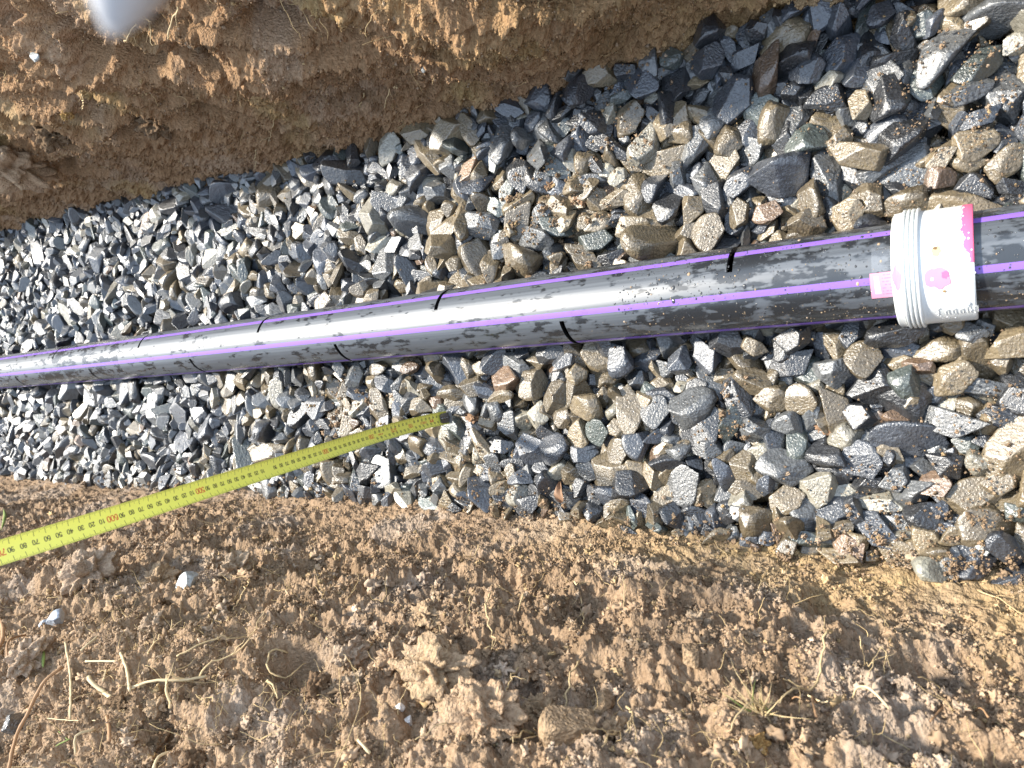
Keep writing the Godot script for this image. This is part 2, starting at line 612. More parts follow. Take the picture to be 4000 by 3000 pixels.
func make_gravel() -> void:
	gw = int((GX1 - GX0) / CELL)
	gh = int((GZ1 - GZ0) / CELL)
	height.resize(gw * gh)
	owner_of.resize(gw * gh)
	owner_of.fill(-1)
	for j in gh:
		var z := GZ0 + (j + 0.5) * CELL
		var el := edge_left(z)
		var er := edge_right(z)
		for i in gw:
			var x := GX0 + (i + 0.5) * CELL
			var y := -0.105
			if x < el + 0.06: y = lerpf(-0.10, -0.035, (el + 0.06 - x) / 0.06) if x > el else -0.035 + (el - x) * 2.6
			if x > er - 0.06: y = lerpf(-0.10, -0.035, (x - er + 0.06) / 0.06) if x < er else -0.035 + (x - er) * 8.0
			height[j * gw + i] = y
	# the stones one can single out are set first, at bed level; the others fill in around and under them
	for h in heroes:
		var flat := rng.randf_range(0.62, 0.85)
		var ax := Vector3(h[3], minf(h[3], h[2]) * flat, h[2]) * 0.93
		var b := Basis(Vector3.UP, h[4]) * Basis.from_euler(Vector3(rng.randfn() * 0.16, 0, rng.randfn() * 0.16))
		var lvl := bed_level(h[0], h[1]) - ax.y * 0.30 + 0.004
		var x: float = h[0]
		if in_pipe_way(x, lvl, minf(ax.x, ax.z)):
			var side := 1.0 if x > PIPE_X else -1.0
			x = PIPE_X + side * sqrt(maxf(pow(PIPE_R + 0.5 * minf(ax.x, ax.z), 2.0) - lvl * lvl, 0.0001))
		stones.append({"at": Vector3(x, lvl, h[1]), "b": b, "ax": ax, "kind": h[5], "shape": h[6], "label": h[7], "hero": true})
	var hero_bucket := {}
	for k in heroes.size():
		var key := Vector2i(floori(stones[k].at.x / 0.08), floori(stones[k].at.z / 0.08))
		if not hero_bucket.has(key): hero_bucket[key] = []
		hero_bucket[key].append(k)
	var misses := 0
	var layer_tries := 0
	while misses < 900 and stones.size() < 14000 and layer_tries < 36000:
		layer_tries += 1
		var r := clampf(0.0148 * exp(rng.randfn() * 0.34), 0.0065, 0.032)
		if layer_tries > 19000: r *= 0.66
		var ax := Vector3(r * rng.randf_range(0.72, 1.0), r * rng.randf_range(0.5, 0.85), r * rng.randf_range(0.95, 1.6))
		var best_y := 9.0
		var best := []
		for t in 5:
			var z := rng.randf_range(GZ0 + 0.05, GZ1 - 0.05)
			if t > 0 and best: z = best[1] + rng.randfn() * 0.03
			var x := rng.randf_range(edge_left(z) - 0.03, edge_right(z) + 0.03)
			if t > 0 and best: x = best[0] + rng.randfn() * 0.03
			var b := Basis(Vector3.UP, rng.randf() * TAU) * Basis.from_euler(Vector3(rng.randfn() * 0.45, 0, rng.randfn() * 0.45))
			var e := envelope(b, ax * 0.80)
			var y := rest_height(x, z, e[0], e[1], e[2])
			if y < -0.5: continue
			var score := y - bed_level(x, z)
			if score < best_y:
				best_y = score
				best = [x, z, y, b, e]
		if best.is_empty() or best_y + ax.y * 0.45 > 0.012:
			misses += 1
			continue
		var x: float = best[0]
		var y: float = best[2] - r * 0.06
		var z: float = best[1]
		if in_pipe_way(x, y, r) or y > 0.03:
			misses += 0
			continue
		var blocked := false
		var kx := floori(x / 0.08)
		var kz := floori(z / 0.08)
		for a in range(-1, 2):
			for c in range(-1, 2):
				for k in hero_bucket.get(Vector2i(kx + a, kz + c), []):
					var hs: Dictionary = stones[k]
					var d: Vector3 = hs.at - Vector3(x, y, z)
					var local: Vector3 = hs.b.transposed() * d
					var reach: Vector3 = hs.ax + Vector3.ONE * r * 0.62
					if (local / reach).length() < 0.88: blocked = true
					elif d.y < 0.004 and Vector2(d.x, d.z).length() < minf(hs.ax.x, hs.ax.z) * 0.9: blocked = true
		if blocked: continue
		misses = 0
		stones.append({"at": Vector3(x, y, z), "b": best[3], "ax": ax, "kind": "", "shape": "", "label": "", "hero": false})
		stamp(x, y, z, best[4][0], best[4][1], best[4][2], stones.size() - 1)
	for k in heroes.size():
		var st: Dictionary = stones[k]
		var e := envelope(st.b, st.ax)
		stamp(st.at.x, st.at.y, st.at.z, e[0], e[1], e[2], k)
	dress_gravel()

const ROCK := {"K": Vector3(0.026, 0.028, 0.032), "B": Vector3(0.052, 0.059, 0.072), "G": Vector3(0.092, 0.096, 0.098), "O": Vector3(0.160, 0.125, 0.076), "W": Vector3(0.25, 0.23, 0.18), "N": Vector3(0.066, 0.079, 0.072), "R": Vector3(0.150, 0.095, 0.058)}
const WORDS := {"K": "near-black", "B": "dark blue-grey", "G": "mid grey", "O": "olive-brown dusty", "W": "pale cream-grey", "N": "greenish grey", "R": "rusty brown"}

func pick_kind(x: float, z: float) -> String:
	# shade and sky sheen painted in: bluer stone far off and along the wall
	var dusty := 0.5 + 0.6 * tone_noise.get_noise_3d(x * 3.0, 1.0, z * 3.0) - 0.35 * smoothstep(-0.9, -2.2, z) - 0.25 * smoothstep(0.33, 0.5, x)  # browner near the pipe: soil dust, with sunlit warmth put into the colour
	var t := rng.randf()
	if t < 0.02: return "R"
	if t < 0.09: return "N"
	if t < 0.09 + 0.68 * clampf(dusty, 0.0, 1.0): return "O"
	t = rng.randf()
	if t < 0.30: return "K"
	if t < 0.66: return "B"
	if t < 0.93: return "G"
	return "W"

func stone_transform(st: Dictionary) -> Transform3D:
	var ax: Vector3 = st.ax
	return Transform3D(st.b * Basis.from_scale(ax * (1.10 if st.hero else 1.18)), st.at)

func dress_gravel() -> void:
	# how large each stone shows in the picture
	var share := PackedFloat32Array()
	share.resize(stones.size())
	var half_w := 0.5 * 2212.0 / 1500.0
	var half_h := 0.5 * 1659.0 / 1500.0
	for j in gh:
		for i in gw:
			var id := owner_of[j * gw + i]
			if id < 0: continue
			var p := Vector3(GX0 + i * CELL, -0.03, GZ0 + j * CELL) - CAM_AT
			var d := p.dot(F)
			if absf(p.dot(U) / d) > half_w or absf(p.dot(R) / d) > half_h: continue
			share[id] += 1.0 / (d * d)
	var order := range(stones.size())
	order.sort_custom(func(a, b): return share[a] + (1000.0 if stones[a].hero else 0.0) > share[b] + (1000.0 if stones[b].hero else 0.0))
	var mats := {}
	for k in ROCK:
		mats[k] = []
		for v in 3:
			var c: Vector3 = ROCK[k] * [0.78, 1.0, 1.25][v]
			mats[k].append(rock_material(lin(c.x, c.y, c.z), 1.0))
	var n_sharp := 26
	var xf := []
	var tint := []
	for w in protos.size():
		xf.append([])
		tint.append([])
	var shown := 0
	for at in order.size():
		var id: int = order[at]
		var st: Dictionary = stones[id]
		if not st.hero:
			st.kind = pick_kind(st.at.x, st.at.z)
			st.shape = "r" if rng.randf() < 0.16 else "a"
		var w := (n_sharp + rng.randi() % (protos.size() - n_sharp)) if st.shape == "r" else rng.randi() % n_sharp
		var t := stone_transform(st)
		if shown < 300 and (st.hero or share[id] > 0.0):
			shown += 1
			var o := obj("crushed_stone", protos[w], mats[st.kind][rng.randi() % 3])
			o.transform = t
			if st.hero: tag(o, st.label, "stone", "crushed stones of the gravel bed")
			else:
				tag(o, stone_label(st), "stone", "crushed stones of the gravel bed")
		else:
			var c: Vector3 = ROCK[st.kind] * exp(rng.randfn() * 0.25)
			xf[w].append(t)
			tint[w].append(Color(c.x, c.y, c.z))
	var root := base("gravel")
	tag(root, "bed of wet blue-grey and brown crushed stone filling the trench", "gravel", "", "stuff")
	for w in protos.size(): scatter("stone_mass", protos[w], M.rock, xf[w], tint[w], root)
	print("stones ", stones.size(), " single ", shown)

var used := {}
func stone_label(st: Dictionary) -> String:
	var ar: float = maxf(st.ax.x, st.ax.z) / minf(st.ax.x, st.ax.z)
	var form := "rounded" if st.shape == "r" else ("flat" if st.ax.y < 0.55 * st.ax.z and ar < 1.5 else ("slender" if ar > 1.55 else "blocky"))
	var big := "large" if st.ax.z > 0.034 else ("small" if st.ax.z < 0.024 else "medium")
	var marks := [["white coupling", 0.14, -0.06], ["pink sticker", 0.12, -0.13], ["saw slot beside the coupling", 0.18, -0.284], ["second saw slot on the wall side", 0.18, -0.788], ["first saw slot on the bank side", 0.09, -0.54], ["second saw slot on the bank side", 0.09, -1.06], ["tape hook", -0.03, -0.80], ["muddy patch near the right picture edge", 0.30, -0.08], ["sandy foot of the bank", -0.20, -0.25], ["soil crumbs fallen on the gravel", 0.29, -0.62], ["foot of the trench wall", 0.50, -0.70], ["third saw slot on the wall side", 0.17, -1.29], ["gravel corner by wall and right edge", 0.45, -0.02], ["gravel corner by bank and right edge", -0.18, -0.02]]
	marks.sort_custom(func(a, b): return Vector2(a[1] - st.at.x, a[2] - st.at.z).length() < Vector2(b[1] - st.at.x, b[2] - st.at.z).length())
	var last := ""
	for m in marks.slice(0, 5):
		var dx: float = st.at.x - m[1]
		var dz: float = st.at.z - m[2]
		var d := "left of" if dz < 0.0 else "right of"
		if absf(dx) > absf(dz): d = "above" if dx > 0.0 else "below"
		last = "%s %s %s stone %s the %s" % [big, WORDS[st.kind], form, d, m[0]]
		if not used.has(last): break
	used[last] = true
	return last

func top_at(x: float, z: float) -> float:
	var i := clampi(int((x - GX0) / CELL), 0, gw - 1)
	var j := clampi(int((z - GZ0) / CELL), 0, gh - 1)
	return height[j * gw + i]

# crumbs of soil that fell on the stones
func mud_on_gravel() -> void:
	var xf := [[], [], [], [], [], []]
	var tint := [[], [], [], [], [], []]
	var spots := [[0.30, -0.62, 0.06, 900, 0.0017], [0.27, -0.13, 0.10, 900, 0.0009], [0.34, -0.03, 0.06, 1000, 0.0009], [-0.02, -1.12, 0.05, 420, 0.0020], [0.42, -0.45, 0.05, 300, 0.0014], [-0.02, -0.33, 0.03, 160, 0.0016], [-0.15, -0.75, 0.05, 420, 0.0015], [-0.21, -0.10, 0.05, 1500, 0.0012], [-0.20, 0.0, 0.05, 1000, 0.0012], [-0.03, 0.0, 0.03, 160, 0.0013]]
	for s in spots:
		for k in int(s[3]):
			place_crumb(s[0] + rng.randfn() * s[2], s[1] + rng.randfn() * s[2] * 1.1, s[4], xf, tint, 0.45)
	for k in 3600:      # thin scatter everywhere, denser close by, and along the foot of the bank
		var z := -pow(rng.randf(), 1.6) * 2.0 + 0.1
		place_crumb(rng.randf_range(edge_left(z), edge_right(z)), z, 0.0009, xf, tint, 0.4)
	for k in 2600:
		var z := -pow(rng.randf(), 1.5) * 2.4 + 0.1
		place_crumb(edge_left(z) + absf(rng.randfn()) * 0.03 - 0.012, z, 0.0016, xf, tint, 0.5)
	var root := base("fallen_soil")
	tag(root, "brown soil crumbs fallen on the gravel stones", "soil", "", "stuff")
	for w in 6: scatter("crumb_mass", lumps[w], M.crumb, xf[w], tint[w], root)

func place_crumb(x: float, z: float, size: float, xf: Array, tint: Array, spread: float) -> void:
	if x < edge_left(z) - 0.02 or x > edge_right(z) + 0.01: return
	if absf(x - PIPE_X) < PIPE_R + 0.004: return
	var r := size * exp(rng.randfn() * spread)
	var y := top_at(x, z) + 0.0035 + r * 0.2
	if y < -0.075: return
	var w := rng.randi() % 6
	xf[w].append(Transform3D(Basis.from_euler(Vector3(rng.randf(), rng.randf(), rng.randf()) * TAU).scaled(Vector3.ONE * r), Vector3(x, y, z)))
	tint[w].append(soil_tint(Color(0.26, 0.182, 0.118)))

# ------------------------------------------------------------------ pipe
func on_pipe(deg: float, z: float, r: float) -> Vector3:
	var a := deg_to_rad(deg)
	return Vector3(PIPE_X + sin(a) * r, cos(a) * r, z)

func film_maps() -> Array:
	# dry haze on black plastic with darker wet blotches and lengthwise scuffs; x = along the pipe, y = round it
	var w := 2048
	var h := 512
	var alb := PackedByteArray()
	var rgh := PackedByteArray()
	alb.resize(w * h * 3)
	rgh.resize(w * h * 3)
	var n1 := FastNoiseLite.new()
	n1.seed = 5
	n1.frequency = 0.022
	n1.fractal_octaves = 5
	n1.fractal_gain = 0.6
	var n2 := FastNoiseLite.new()
	n2.seed = 6
	n2.frequency = 0.006
	n2.fractal_octaves = 3
	var n3 := FastNoiseLite.new()
	n3.seed = 8
	n3.frequency = 0.05
	n3.fractal_octaves = 3
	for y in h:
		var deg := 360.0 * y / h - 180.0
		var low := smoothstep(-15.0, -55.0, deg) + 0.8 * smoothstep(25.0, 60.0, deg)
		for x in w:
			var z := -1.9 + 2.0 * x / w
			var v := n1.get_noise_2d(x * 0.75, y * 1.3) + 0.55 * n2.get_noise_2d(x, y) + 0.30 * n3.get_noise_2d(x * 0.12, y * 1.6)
			var near := smoothstep(-0.75, -0.25, z)  # blotches spread towards the near end; the far end stays paler
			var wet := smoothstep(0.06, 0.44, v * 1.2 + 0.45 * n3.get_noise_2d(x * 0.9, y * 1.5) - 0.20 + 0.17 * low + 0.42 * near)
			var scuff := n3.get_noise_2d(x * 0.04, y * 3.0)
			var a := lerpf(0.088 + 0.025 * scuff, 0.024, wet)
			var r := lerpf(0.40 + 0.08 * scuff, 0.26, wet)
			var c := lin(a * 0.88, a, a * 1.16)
			var k := (y * w + x) * 3
			alb[k] = int(c.r * 255.0)
			alb[k + 1] = int(c.g * 255.0)
			alb[k + 2] = int(c.b * 255.0)
			rgh[k] = int(r * 255.0)
			rgh[k + 1] = rgh[k]
			rgh[k + 2] = rgh[k]
	var ia := Image.create_from_data(w, h, false, Image.FORMAT_RGB8, alb)
	var ir := Image.create_from_data(w, h, false, Image.FORMAT_RGB8, rgh)
	return [ImageTexture.create_from_image(ia), ImageTexture.create_from_image(ir)]

func make_pipe() -> void:
	var root := base("drain_pipe", Vector3(0, 0, 0))
	tag(root, "black slotted plastic drain pipe with purple stripes lying on the gravel", "pipe")
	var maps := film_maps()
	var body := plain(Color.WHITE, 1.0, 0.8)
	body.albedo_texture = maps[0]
	body.roughness_texture = maps[1]
	body.roughness_texture_channel = BaseMaterial3D.TEXTURE_CHANNEL_RED
	var black := plain(lin(0.008, 0.008, 0.009), 0.5)
	# slots: sawn through the wall on both shoulders, in turn
	var slots: Array = []
	for k in range(-5, 1):
		slots.append([-0.284 + 0.504 * k, 15.0, 128.0])
		slots.append([-0.541 + 0.512 * k, -128.0, -27.0])
	slots.append([0.22, 15.0, 128.0])
	var zs: Array[float] = []
	var z := -4.4
	while z < 0.62:
		zs.append(z)
		z += 0.04
	zs.append(0.62)
	var kerf := 0.0040
	for s in slots:
		zs.append(s[0] - kerf)
		zs.append(s[0] + kerf)
	zs.sort()
	var sides := 120
	for shell in 2:
		var r := PIPE_R if shell == 0 else PIPE_R - 0.0065
		var pos := PackedVector3Array()
		var uv := PackedVector2Array()
		var nor := PackedVector3Array()
		var idx := PackedInt32Array()
		for i in zs.size():
			for j in sides + 1:
				var deg := -180.0 + 360.0 * j / sides
				pos.append(on_pipe(deg, zs[i], r))
				nor.append((on_pipe(deg, 0, 1.0) - Vector3(PIPE_X, 0, 0)) * (1.0 if shell == 0 else -1.0))
				uv.append(Vector2((zs[i] + 1.9) / 2.0, float(j) / sides))
		for i in zs.size() - 1:
			var zm := (zs[i] + zs[i + 1]) / 2.0
			var gap := []
			for s in slots:
				if absf(zm - s[0]) < kerf: gap = s
			for j in sides:
				var deg := -180.0 + 360.0 * (j + 0.5) / sides
				if gap and deg > gap[1] and deg < gap[2]: continue
				var a := i * (sides + 1) + j
				var b := a + 1
				var c := a + sides + 1
				var d := c + 1
				if shell == 0: idx.append_array([a, b, c, b, d, c])
				else: idx.append_array([a, c, b, b, c, d])
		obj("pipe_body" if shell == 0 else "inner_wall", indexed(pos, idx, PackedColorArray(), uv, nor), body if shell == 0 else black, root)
	for s in slots:
		var st := SurfaceTool.new()
		st.begin(Mesh.PRIMITIVE_TRIANGLES)
		var j0 := ceili((s[1] + 180.0) / 3.0 - 0.5)
		var j1 := floori((s[2] + 180.0) / 3.0 - 0.5) + 1
		for side in [-1, 1]:
			for j in range(j0, j1):
				var zz: float = s[0] + kerf * side
				var a := on_pipe(-180.0 + 3.0 * j, zz, PIPE_R)
				var b := on_pipe(-180.0 + 3.0 * (j + 1), zz, PIPE_R)
				var c := on_pipe(-180.0 + 3.0 * j, zz, PIPE_R - 0.0065)
				var d := on_pipe(-180.0 + 3.0 * (j + 1), zz, PIPE_R - 0.0065)
				for p in ([a, b, c, b, d, c] if side < 0 else [a, c, b, b, c, d]): st.add_vertex(p)
		for j in [j0, j1]:
			var a := on_pipe(-180.0 + 3.0 * j, s[0] - kerf, PIPE_R)
			var b := on_pipe(-180.0 + 3.0 * j, s[0] + kerf, PIPE_R)
			var c := on_pipe(-180.0 + 3.0 * j, s[0] - kerf, PIPE_R - 0.0065)
			var d := on_pipe(-180.0 + 3.0 * j, s[0] + kerf, PIPE_R - 0.0065)
			for p in ([a, b, c, b, d, c] if j == j1 else [a, c, b, b, c, d]): st.add_vertex(p)
		obj("slot", finish(st), black, root)
	# co-extruded stripes, a hair proud of the wall and cut by the slots
	var purple := plain(lin(0.215, 0.115, 0.49), 1.0, 0.5)
	purple.roughness_texture = maps[1]
	purple.roughness_texture_channel = BaseMaterial3D.TEXTURE_CHANNEL_RED
	for k in 6:
		var mid := -17.0 + 60.0 * k
		var pos := PackedVector3Array()
		var nor := PackedVector3Array()
		var uv := PackedVector2Array()
		var idx := PackedInt32Array()
		var m := 7
		var wrap := mid if mid <= 180.0 else mid - 360.0
		for i in zs.size():
			for j in m:
				var deg := wrap + lerpf(-4.2, 4.2, j / (m - 1.0))
				pos.append(on_pipe(deg, zs[i], PIPE_R + 0.0003))
				nor.append(on_pipe(deg, 0, 1.0) - Vector3(PIPE_X, 0, 0))
				uv.append(Vector2((zs[i] + 1.9) / 2.0, (deg + 180.0) / 360.0))
		for i in zs.size() - 1:
			var zm := (zs[i] + zs[i + 1]) / 2.0
			var cut := false
			for s in slots:
				if absf(zm - s[0]) < kerf and wrap > s[1] and wrap < s[2]: cut = true
			if cut: continue
			for j in m - 1:
				var a := i * m + j
				idx.append_array([a, a + 1, a + m, a + 1, a + m + 1, a + m])
		obj("stripe", indexed(pos, idx, PackedColorArray(), uv, nor), purple, root)

func lathe(profile: Array, sides: int, deg0 := -180.0, deg1 := 180.0) -> ArrayMesh:      # profile: Vector2(z, radius)
	var pos := PackedVector3Array()
	for i in profile.size():
		for j in sides + 1:
			pos.append(on_pipe(lerpf(deg0, deg1, float(j) / sides), profile[i].x, profile[i].y))
	return grid_mesh(pos, profile.size(), sides + 1)

func make_coupling() -> void:
	var root := base("pipe_coupling", Vector3.ZERO)
	tag(root, "white plastic coupling with ribbed end and pink primer stains around the pipe", "coupling")
	var white := plain(lin(0.74, 0.76, 0.75), 0.32, 0.5)
	var z0 := -0.0985
	var p: Array = [Vector2(z0, PIPE_R + 0.0004), Vector2(z0, 0.0655), Vector2(z0 + 0.0012, 0.0670), Vector2(z0 + 0.0085, 0.0678)]
	for k in 4:
		var a := z0 + 0.0095 + 0.0046 * k
		p.append_array([Vector2(a, 0.0668), Vector2(a + 0.0009, 0.0702), Vector2(a + 0.0020, 0.0704), Vector2(a + 0.0030, 0.0700), Vector2(a + 0.0036, 0.0668)])
	p.append_array([Vector2(z0 + 0.030, 0.0662), Vector2(z0 + 0.036, 0.0660), Vector2(-0.022, 0.0654), Vector2(-0.0205, 0.0645), Vector2(-0.0205, PIPE_R + 0.0004)])
	obj("sleeve", lathe(sharp(p), 128), white, root)
	var pink := plain(lin(0.78, 0.13, 0.26), 0.35)
	var pale_pink := plain(lin(0.72, 0.24, 0.34), 0.4)
	# primer brushed round the right rim, uneven at its inner edge
	var pos := PackedVector3Array()
	var n := 60
	for i in 4:
		for j in n + 1:
			var deg := lerpf(-8.0, 100.0, float(j) / n)
			var inner := -0.0305 + 0.0008 * sin(j * 0.61) + 0.002 * fine_noise.get_noise_2d(j * 0.4, 3.0) + 0.006 * smoothstep(20.0, -8.0, deg)
			var zz: float = [inner, lerpf(inner, -0.0215, 0.5), -0.0212, -0.0202][i]
			pos.append(on_pipe(deg, zz, [0.0658, 0.0659, 0.0657, 0.0646][i]))
	obj("primer_ring", grid_mesh(pos, 4, n + 1), pink, root)
	patch(root, "primer_stain", -20.0, -0.0555, 10.5, 0.0115, 0.0664, pale_pink, 4)
	patch(root, "primer_stain", -17.0, -0.047, 3.4, 0.0035, 0.0665, pink, 9)
	patch(root, "primer_stain", -14.0, -0.0935, 11.0, 0.004, 0.0681, pale_pink, 14)
	patch(root, "mud_stain", 6.0, -0.055, 4.5, 0.0048, 0.0664, plain(lin(0.46, 0.36, 0.20), 0.6), 21)
	patch(root, "mud_speck", 9.0, -0.0555, 1.5, 0.0018, 0.0667, plain(lin(0.14, 0.08, 0.03), 0.6), 25)
	patch(root, "mud_speck", -33.0, -0.049, 1.4, 0.0016, 0.0665, plain(lin(0.30, 0.19, 0.08), 0.6), 28)
	# moulded lettering too worn to read: short upright strokes standing proud
	for k in 6:
		var zz := -0.057 + 0.0068 * k
		var tall: float = [9.5, 6.0, 6.5, 5.8, 9.0, 9.2][k]
		for leg in 2:
			if k == 0 and leg == 1: continue
			var st: Array = []
			var za := zz + 0.0030 * leg
			strip(root, "moulded_letter", za, za + 0.0011, -64.0, -64.0 + tall, sleeve_r(za) + 0.0004, white)
		if k > 0: strip(root, "moulded_letter", zz, zz + 0.0041, -64.0 + tall, -64.0 + tall + 1.2, sleeve_r(zz) + 0.00045, white)
		else: strip(root, "moulded_letter", zz - 0.001, zz + 0.003, -64.0 + tall, -64.0 + tall + 1.2, sleeve_r(zz) + 0.00045, white)
	# the sticker under the sleeve's left end
	var tagged := base("pipe_sticker", Vector3.ZERO)
	tag(tagged, "pink printed sticker on the pipe at the coupling's left end", "sticker")
	var img := Image.create(96, 96, false, Image.FORMAT_RGB8)
	img.fill(lin(0.62, 0.26, 0.37))
	for y in range(12, 78):
		var x1 := 14 + int(10.0 * y / 78.0) + (y * 7) % 3
		img.fill_rect(Rect2i(18, y, x1, 1), lin(0.62, 0.62, 0.64))
	for row in 7:
		for k in 9:
			if rng.randf() < 0.72: img.fill_rect(Rect2i(50 + k * 5, 8 + row * 12, 3, 3), lin(0.22, 0.10, 0.22))
	var sm := plain(Color.WHITE, 0.4)
	sm.albedo_texture = ImageTexture.create_from_image(img)
	var sp := PackedVector3Array()
	var su := PackedVector2Array()
	for i in 9:
		for j in 15:
			var u := i / 8.0
			var v := j / 14.0
			sp.append(on_pipe(lerpf(-8.0, -38.0, v), lerpf(-0.1215, -0.0975, u), PIPE_R + 0.0010))
			su.append(Vector2(u, v))
	obj("label_sheet", grid_mesh(sp, 9, 15, true, PackedColorArray(), su), sm, tagged)
	# a strip of clear tape beside it
	var clear := plain(Color(0.8, 0.82, 0.85, 0.10), 0.08)
	clear.transparency = BaseMaterial3D.TRANSPARENCY_ALPHA
	strip_top(base("tape_strip"), "strip of clear tape on the pipe beside the pink sticker", clear)

func sleeve_r(z: float) -> float:
	return lerpf(0.0660, 0.0654, clampf((z + 0.0625) / 0.0405, 0.0, 1.0))

func strip_top(root: Node3D, label: String, mat: Material) -> void:
	tag(root, label, "tape")
	var sp := PackedVector3Array()
	for i in 6:
		for j in 12:
			sp.append(on_pipe(lerpf(22.0, -7.0, j / 11.0), lerpf(-0.119, -0.0975, i / 5.0), PIPE_R + 0.0008))
	obj("film", grid_mesh(sp, 6, 12, true), mat, root)

func sharp(p: Array) -> Array:      # doubles the corners so that edges stay crisp
	var o: Array = []
	for q in p:
		o.append(q)
		o.append(q + Vector2(0.00004, -0.00002))
	return o

func strip(root: Node3D, called: String, za: float, zb: float, d0: float, d1: float, r: float, mat: Material) -> void:
	var pos := PackedVector3Array()
	for q in [[za, r - 0.0020], [za + 0.0002, r], [zb - 0.0002, r], [zb, r - 0.0020]]:
		for j in 5: pos.append(on_pipe(lerpf(d0, d1, j / 4.0), q[0], q[1]))
	obj(called, grid_mesh(pos, 4, 5), mat, root)

func patch(root: Node3D, called: String, deg: float, z: float, rd: float, rz: float, r: float, mat: Material, at: int) -> void:
	var pos := PackedVector3Array([on_pipe(deg, z, r)])
	var idx := PackedInt32Array()
	var n := 26
	for j in n:
		var th := TAU * j / n
		var k := 1.0 + 0.45 * fine_noise.get_noise_2d(cos(th) * 0.9 + at * 5.0, sin(th) * 0.9) + 0.12 * fine_noise.get_noise_2d(cos(th) * 5.0 + at * 5.0, sin(th) * 5.0)
		pos.append(on_pipe(deg + sin(th) * rd * k, z + cos(th) * rz * k, r))
		idx.append_array([0, 1 + (j + 1) % n, 1 + j])
	obj(called, indexed(pos, idx), mat, root)

func make_drops() -> void:
	var drop := ArrayMesh.new()
	var pos := PackedVector3Array()
	for i in 7:
		for j in 13:
			var a := PI / 2.0 * i / 6.0
			pos.append(Vector3(cos(TAU * j / 12.0) * sin(a), 0.55 * cos(a), sin(TAU * j / 12.0) * sin(a)))
	drop = grid_mesh(pos, 7, 13, true)
	var water := plain(lin(0.05, 0.052, 0.056), 0.14, 0.5)
	var clear := plain(lin(0.9, 0.92, 0.95), 0.04, 0.5)
	clear.refraction_enabled = true
	clear.refraction_scale = 0.033
	var cx := []
	var cc := []
	var mud := plain(Color.WHITE, 0.7)
	mud.vertex_color_use_as_albedo = true
	var wx := []
	var wc := []
	var mx := []
	var mc := []
	for k in 1500:
		var z := 0.13 - pow(rng.randf(), 0.8) * 0.58
		var deg := rng.randf_range(-75.0, 62.0)
		var r := PIPE_R
		if z > -0.0995 and z < -0.0195:
			if z < -0.062: continue
			if rng.randf() > 0.6: continue
			r = 0.0659
		var size := 0.0007 * exp(rng.randfn() * 0.5)
		if z < -0.2 and deg < -20.0 and rng.randf() < 0.7: continue
		size = minf(size, 0.0026)
		var n := on_pipe(deg, 0, 1.0) - Vector3(PIPE_X, 0, 0)
		var t := n.cross(Vector3.BACK)
		var b := Basis(t * size * rng.randf_range(0.9, 1.5), n * size, Vector3.BACK * size)
		if r > PIPE_R + 0.001:
			cx.append(Transform3D(b, on_pipe(deg, z, r - 0.00002)))
			cc.append(Color.WHITE)
		elif rng.randf() < 0.90:
			wx.append(Transform3D(b, on_pipe(deg, z, r - 0.00002)))
			wc.append(Color.WHITE)
		else:
			mx.append(Transform3D(b, on_pipe(deg, z, r - 0.00002)))
			mc.append(soil_tint(Color(0.26, 0.18, 0.11)))
	for k in 260:
		var z := 0.1 - rng.randf() * 0.6
		var deg := rng.randf_range(-78.0, -35.0)
		if z > -0.0995 and z < -0.0195: continue
		var n := on_pipe(deg, 0, 1.0) - Vector3(PIPE_X, 0, 0)
		var size := 0.0005 * exp(rng.randfn() * 0.5)
		mx.append(Transform3D(Basis(n.cross(Vector3.BACK) * size, n * size, Vector3.BACK * size), on_pipe(deg, z, PIPE_R)))
		mc.append(soil_tint(Color(0.28, 0.20, 0.12)))
	var root := base("water_drops")
	tag(root, "water drops beaded on the near end of the pipe and coupling", "water", "", "stuff")
	scatter("drop_mass", drop, water, wx, wc, root)
	scatter("drop_mass", drop, clear, cx, cc, root)
	var specks := base("mud_specks")
	tag(specks, "small soil specks stuck on the near end of the pipe", "soil", "", "stuff")
	scatter("speck_mass", drop, mud, mx, mc, specks)

# ------------------------------------------------------------------ tape measure
const GLYPH := {
	"0": "01110 10001 10001 10001 10001 10001 01110", "1": "00100 01100 00100 00100 00100 00100 00100", "2": "01110 10001 00001 00110 01000 10000 11111",
	"3": "01110 10001 00001 00110 00001 10001 01110", "4": "00010 00110 01010 10010 11111 00010 00010", "5": "11111 10000 11110 00001 00001 10001 01110",
	"6": "01110 10000 11110 10001 10001 10001 01110", "7": "11111 00001 00010 00100 00100 01000 01000", "8": "01110 10001 10001 01110 10001 10001 01110",
	"9": "01110 10001 10001 01111 00001 00001 01110", "S": "01111 10000 10000 01110 00001 00001 11110", "T": "11111 00100 00100 00100 00100 00100 00100",
	"A": "01110 10001 10001 11111 10001 10001 10001", "N": "10001 11001 10101 10101 10011 10001 10001", "L": "10000 10000 10000 10000 10000 10000 11111",
	"E": "11111 10000 10000 11110 10000 10000 11111", "Y": "10001 10001 01010 00100 00100 00100 00100", "H": "10001 10001 10001 11111 10001 10001 10001",
	"W": "10001 10001 10001 10101 10101 11011 10001", "O": "01110 10001 10001 10001 10001 10001 01110", "R": "11110 10001 10001 11110 10100 10010 10001",
	"K": "10001 10010 10100 11000 10100 10010 10001", "m": "00000 00000 11010 10101 10101 10101 10101", "M": "10001 11011 10101 10101 10001 10001 10001",
}

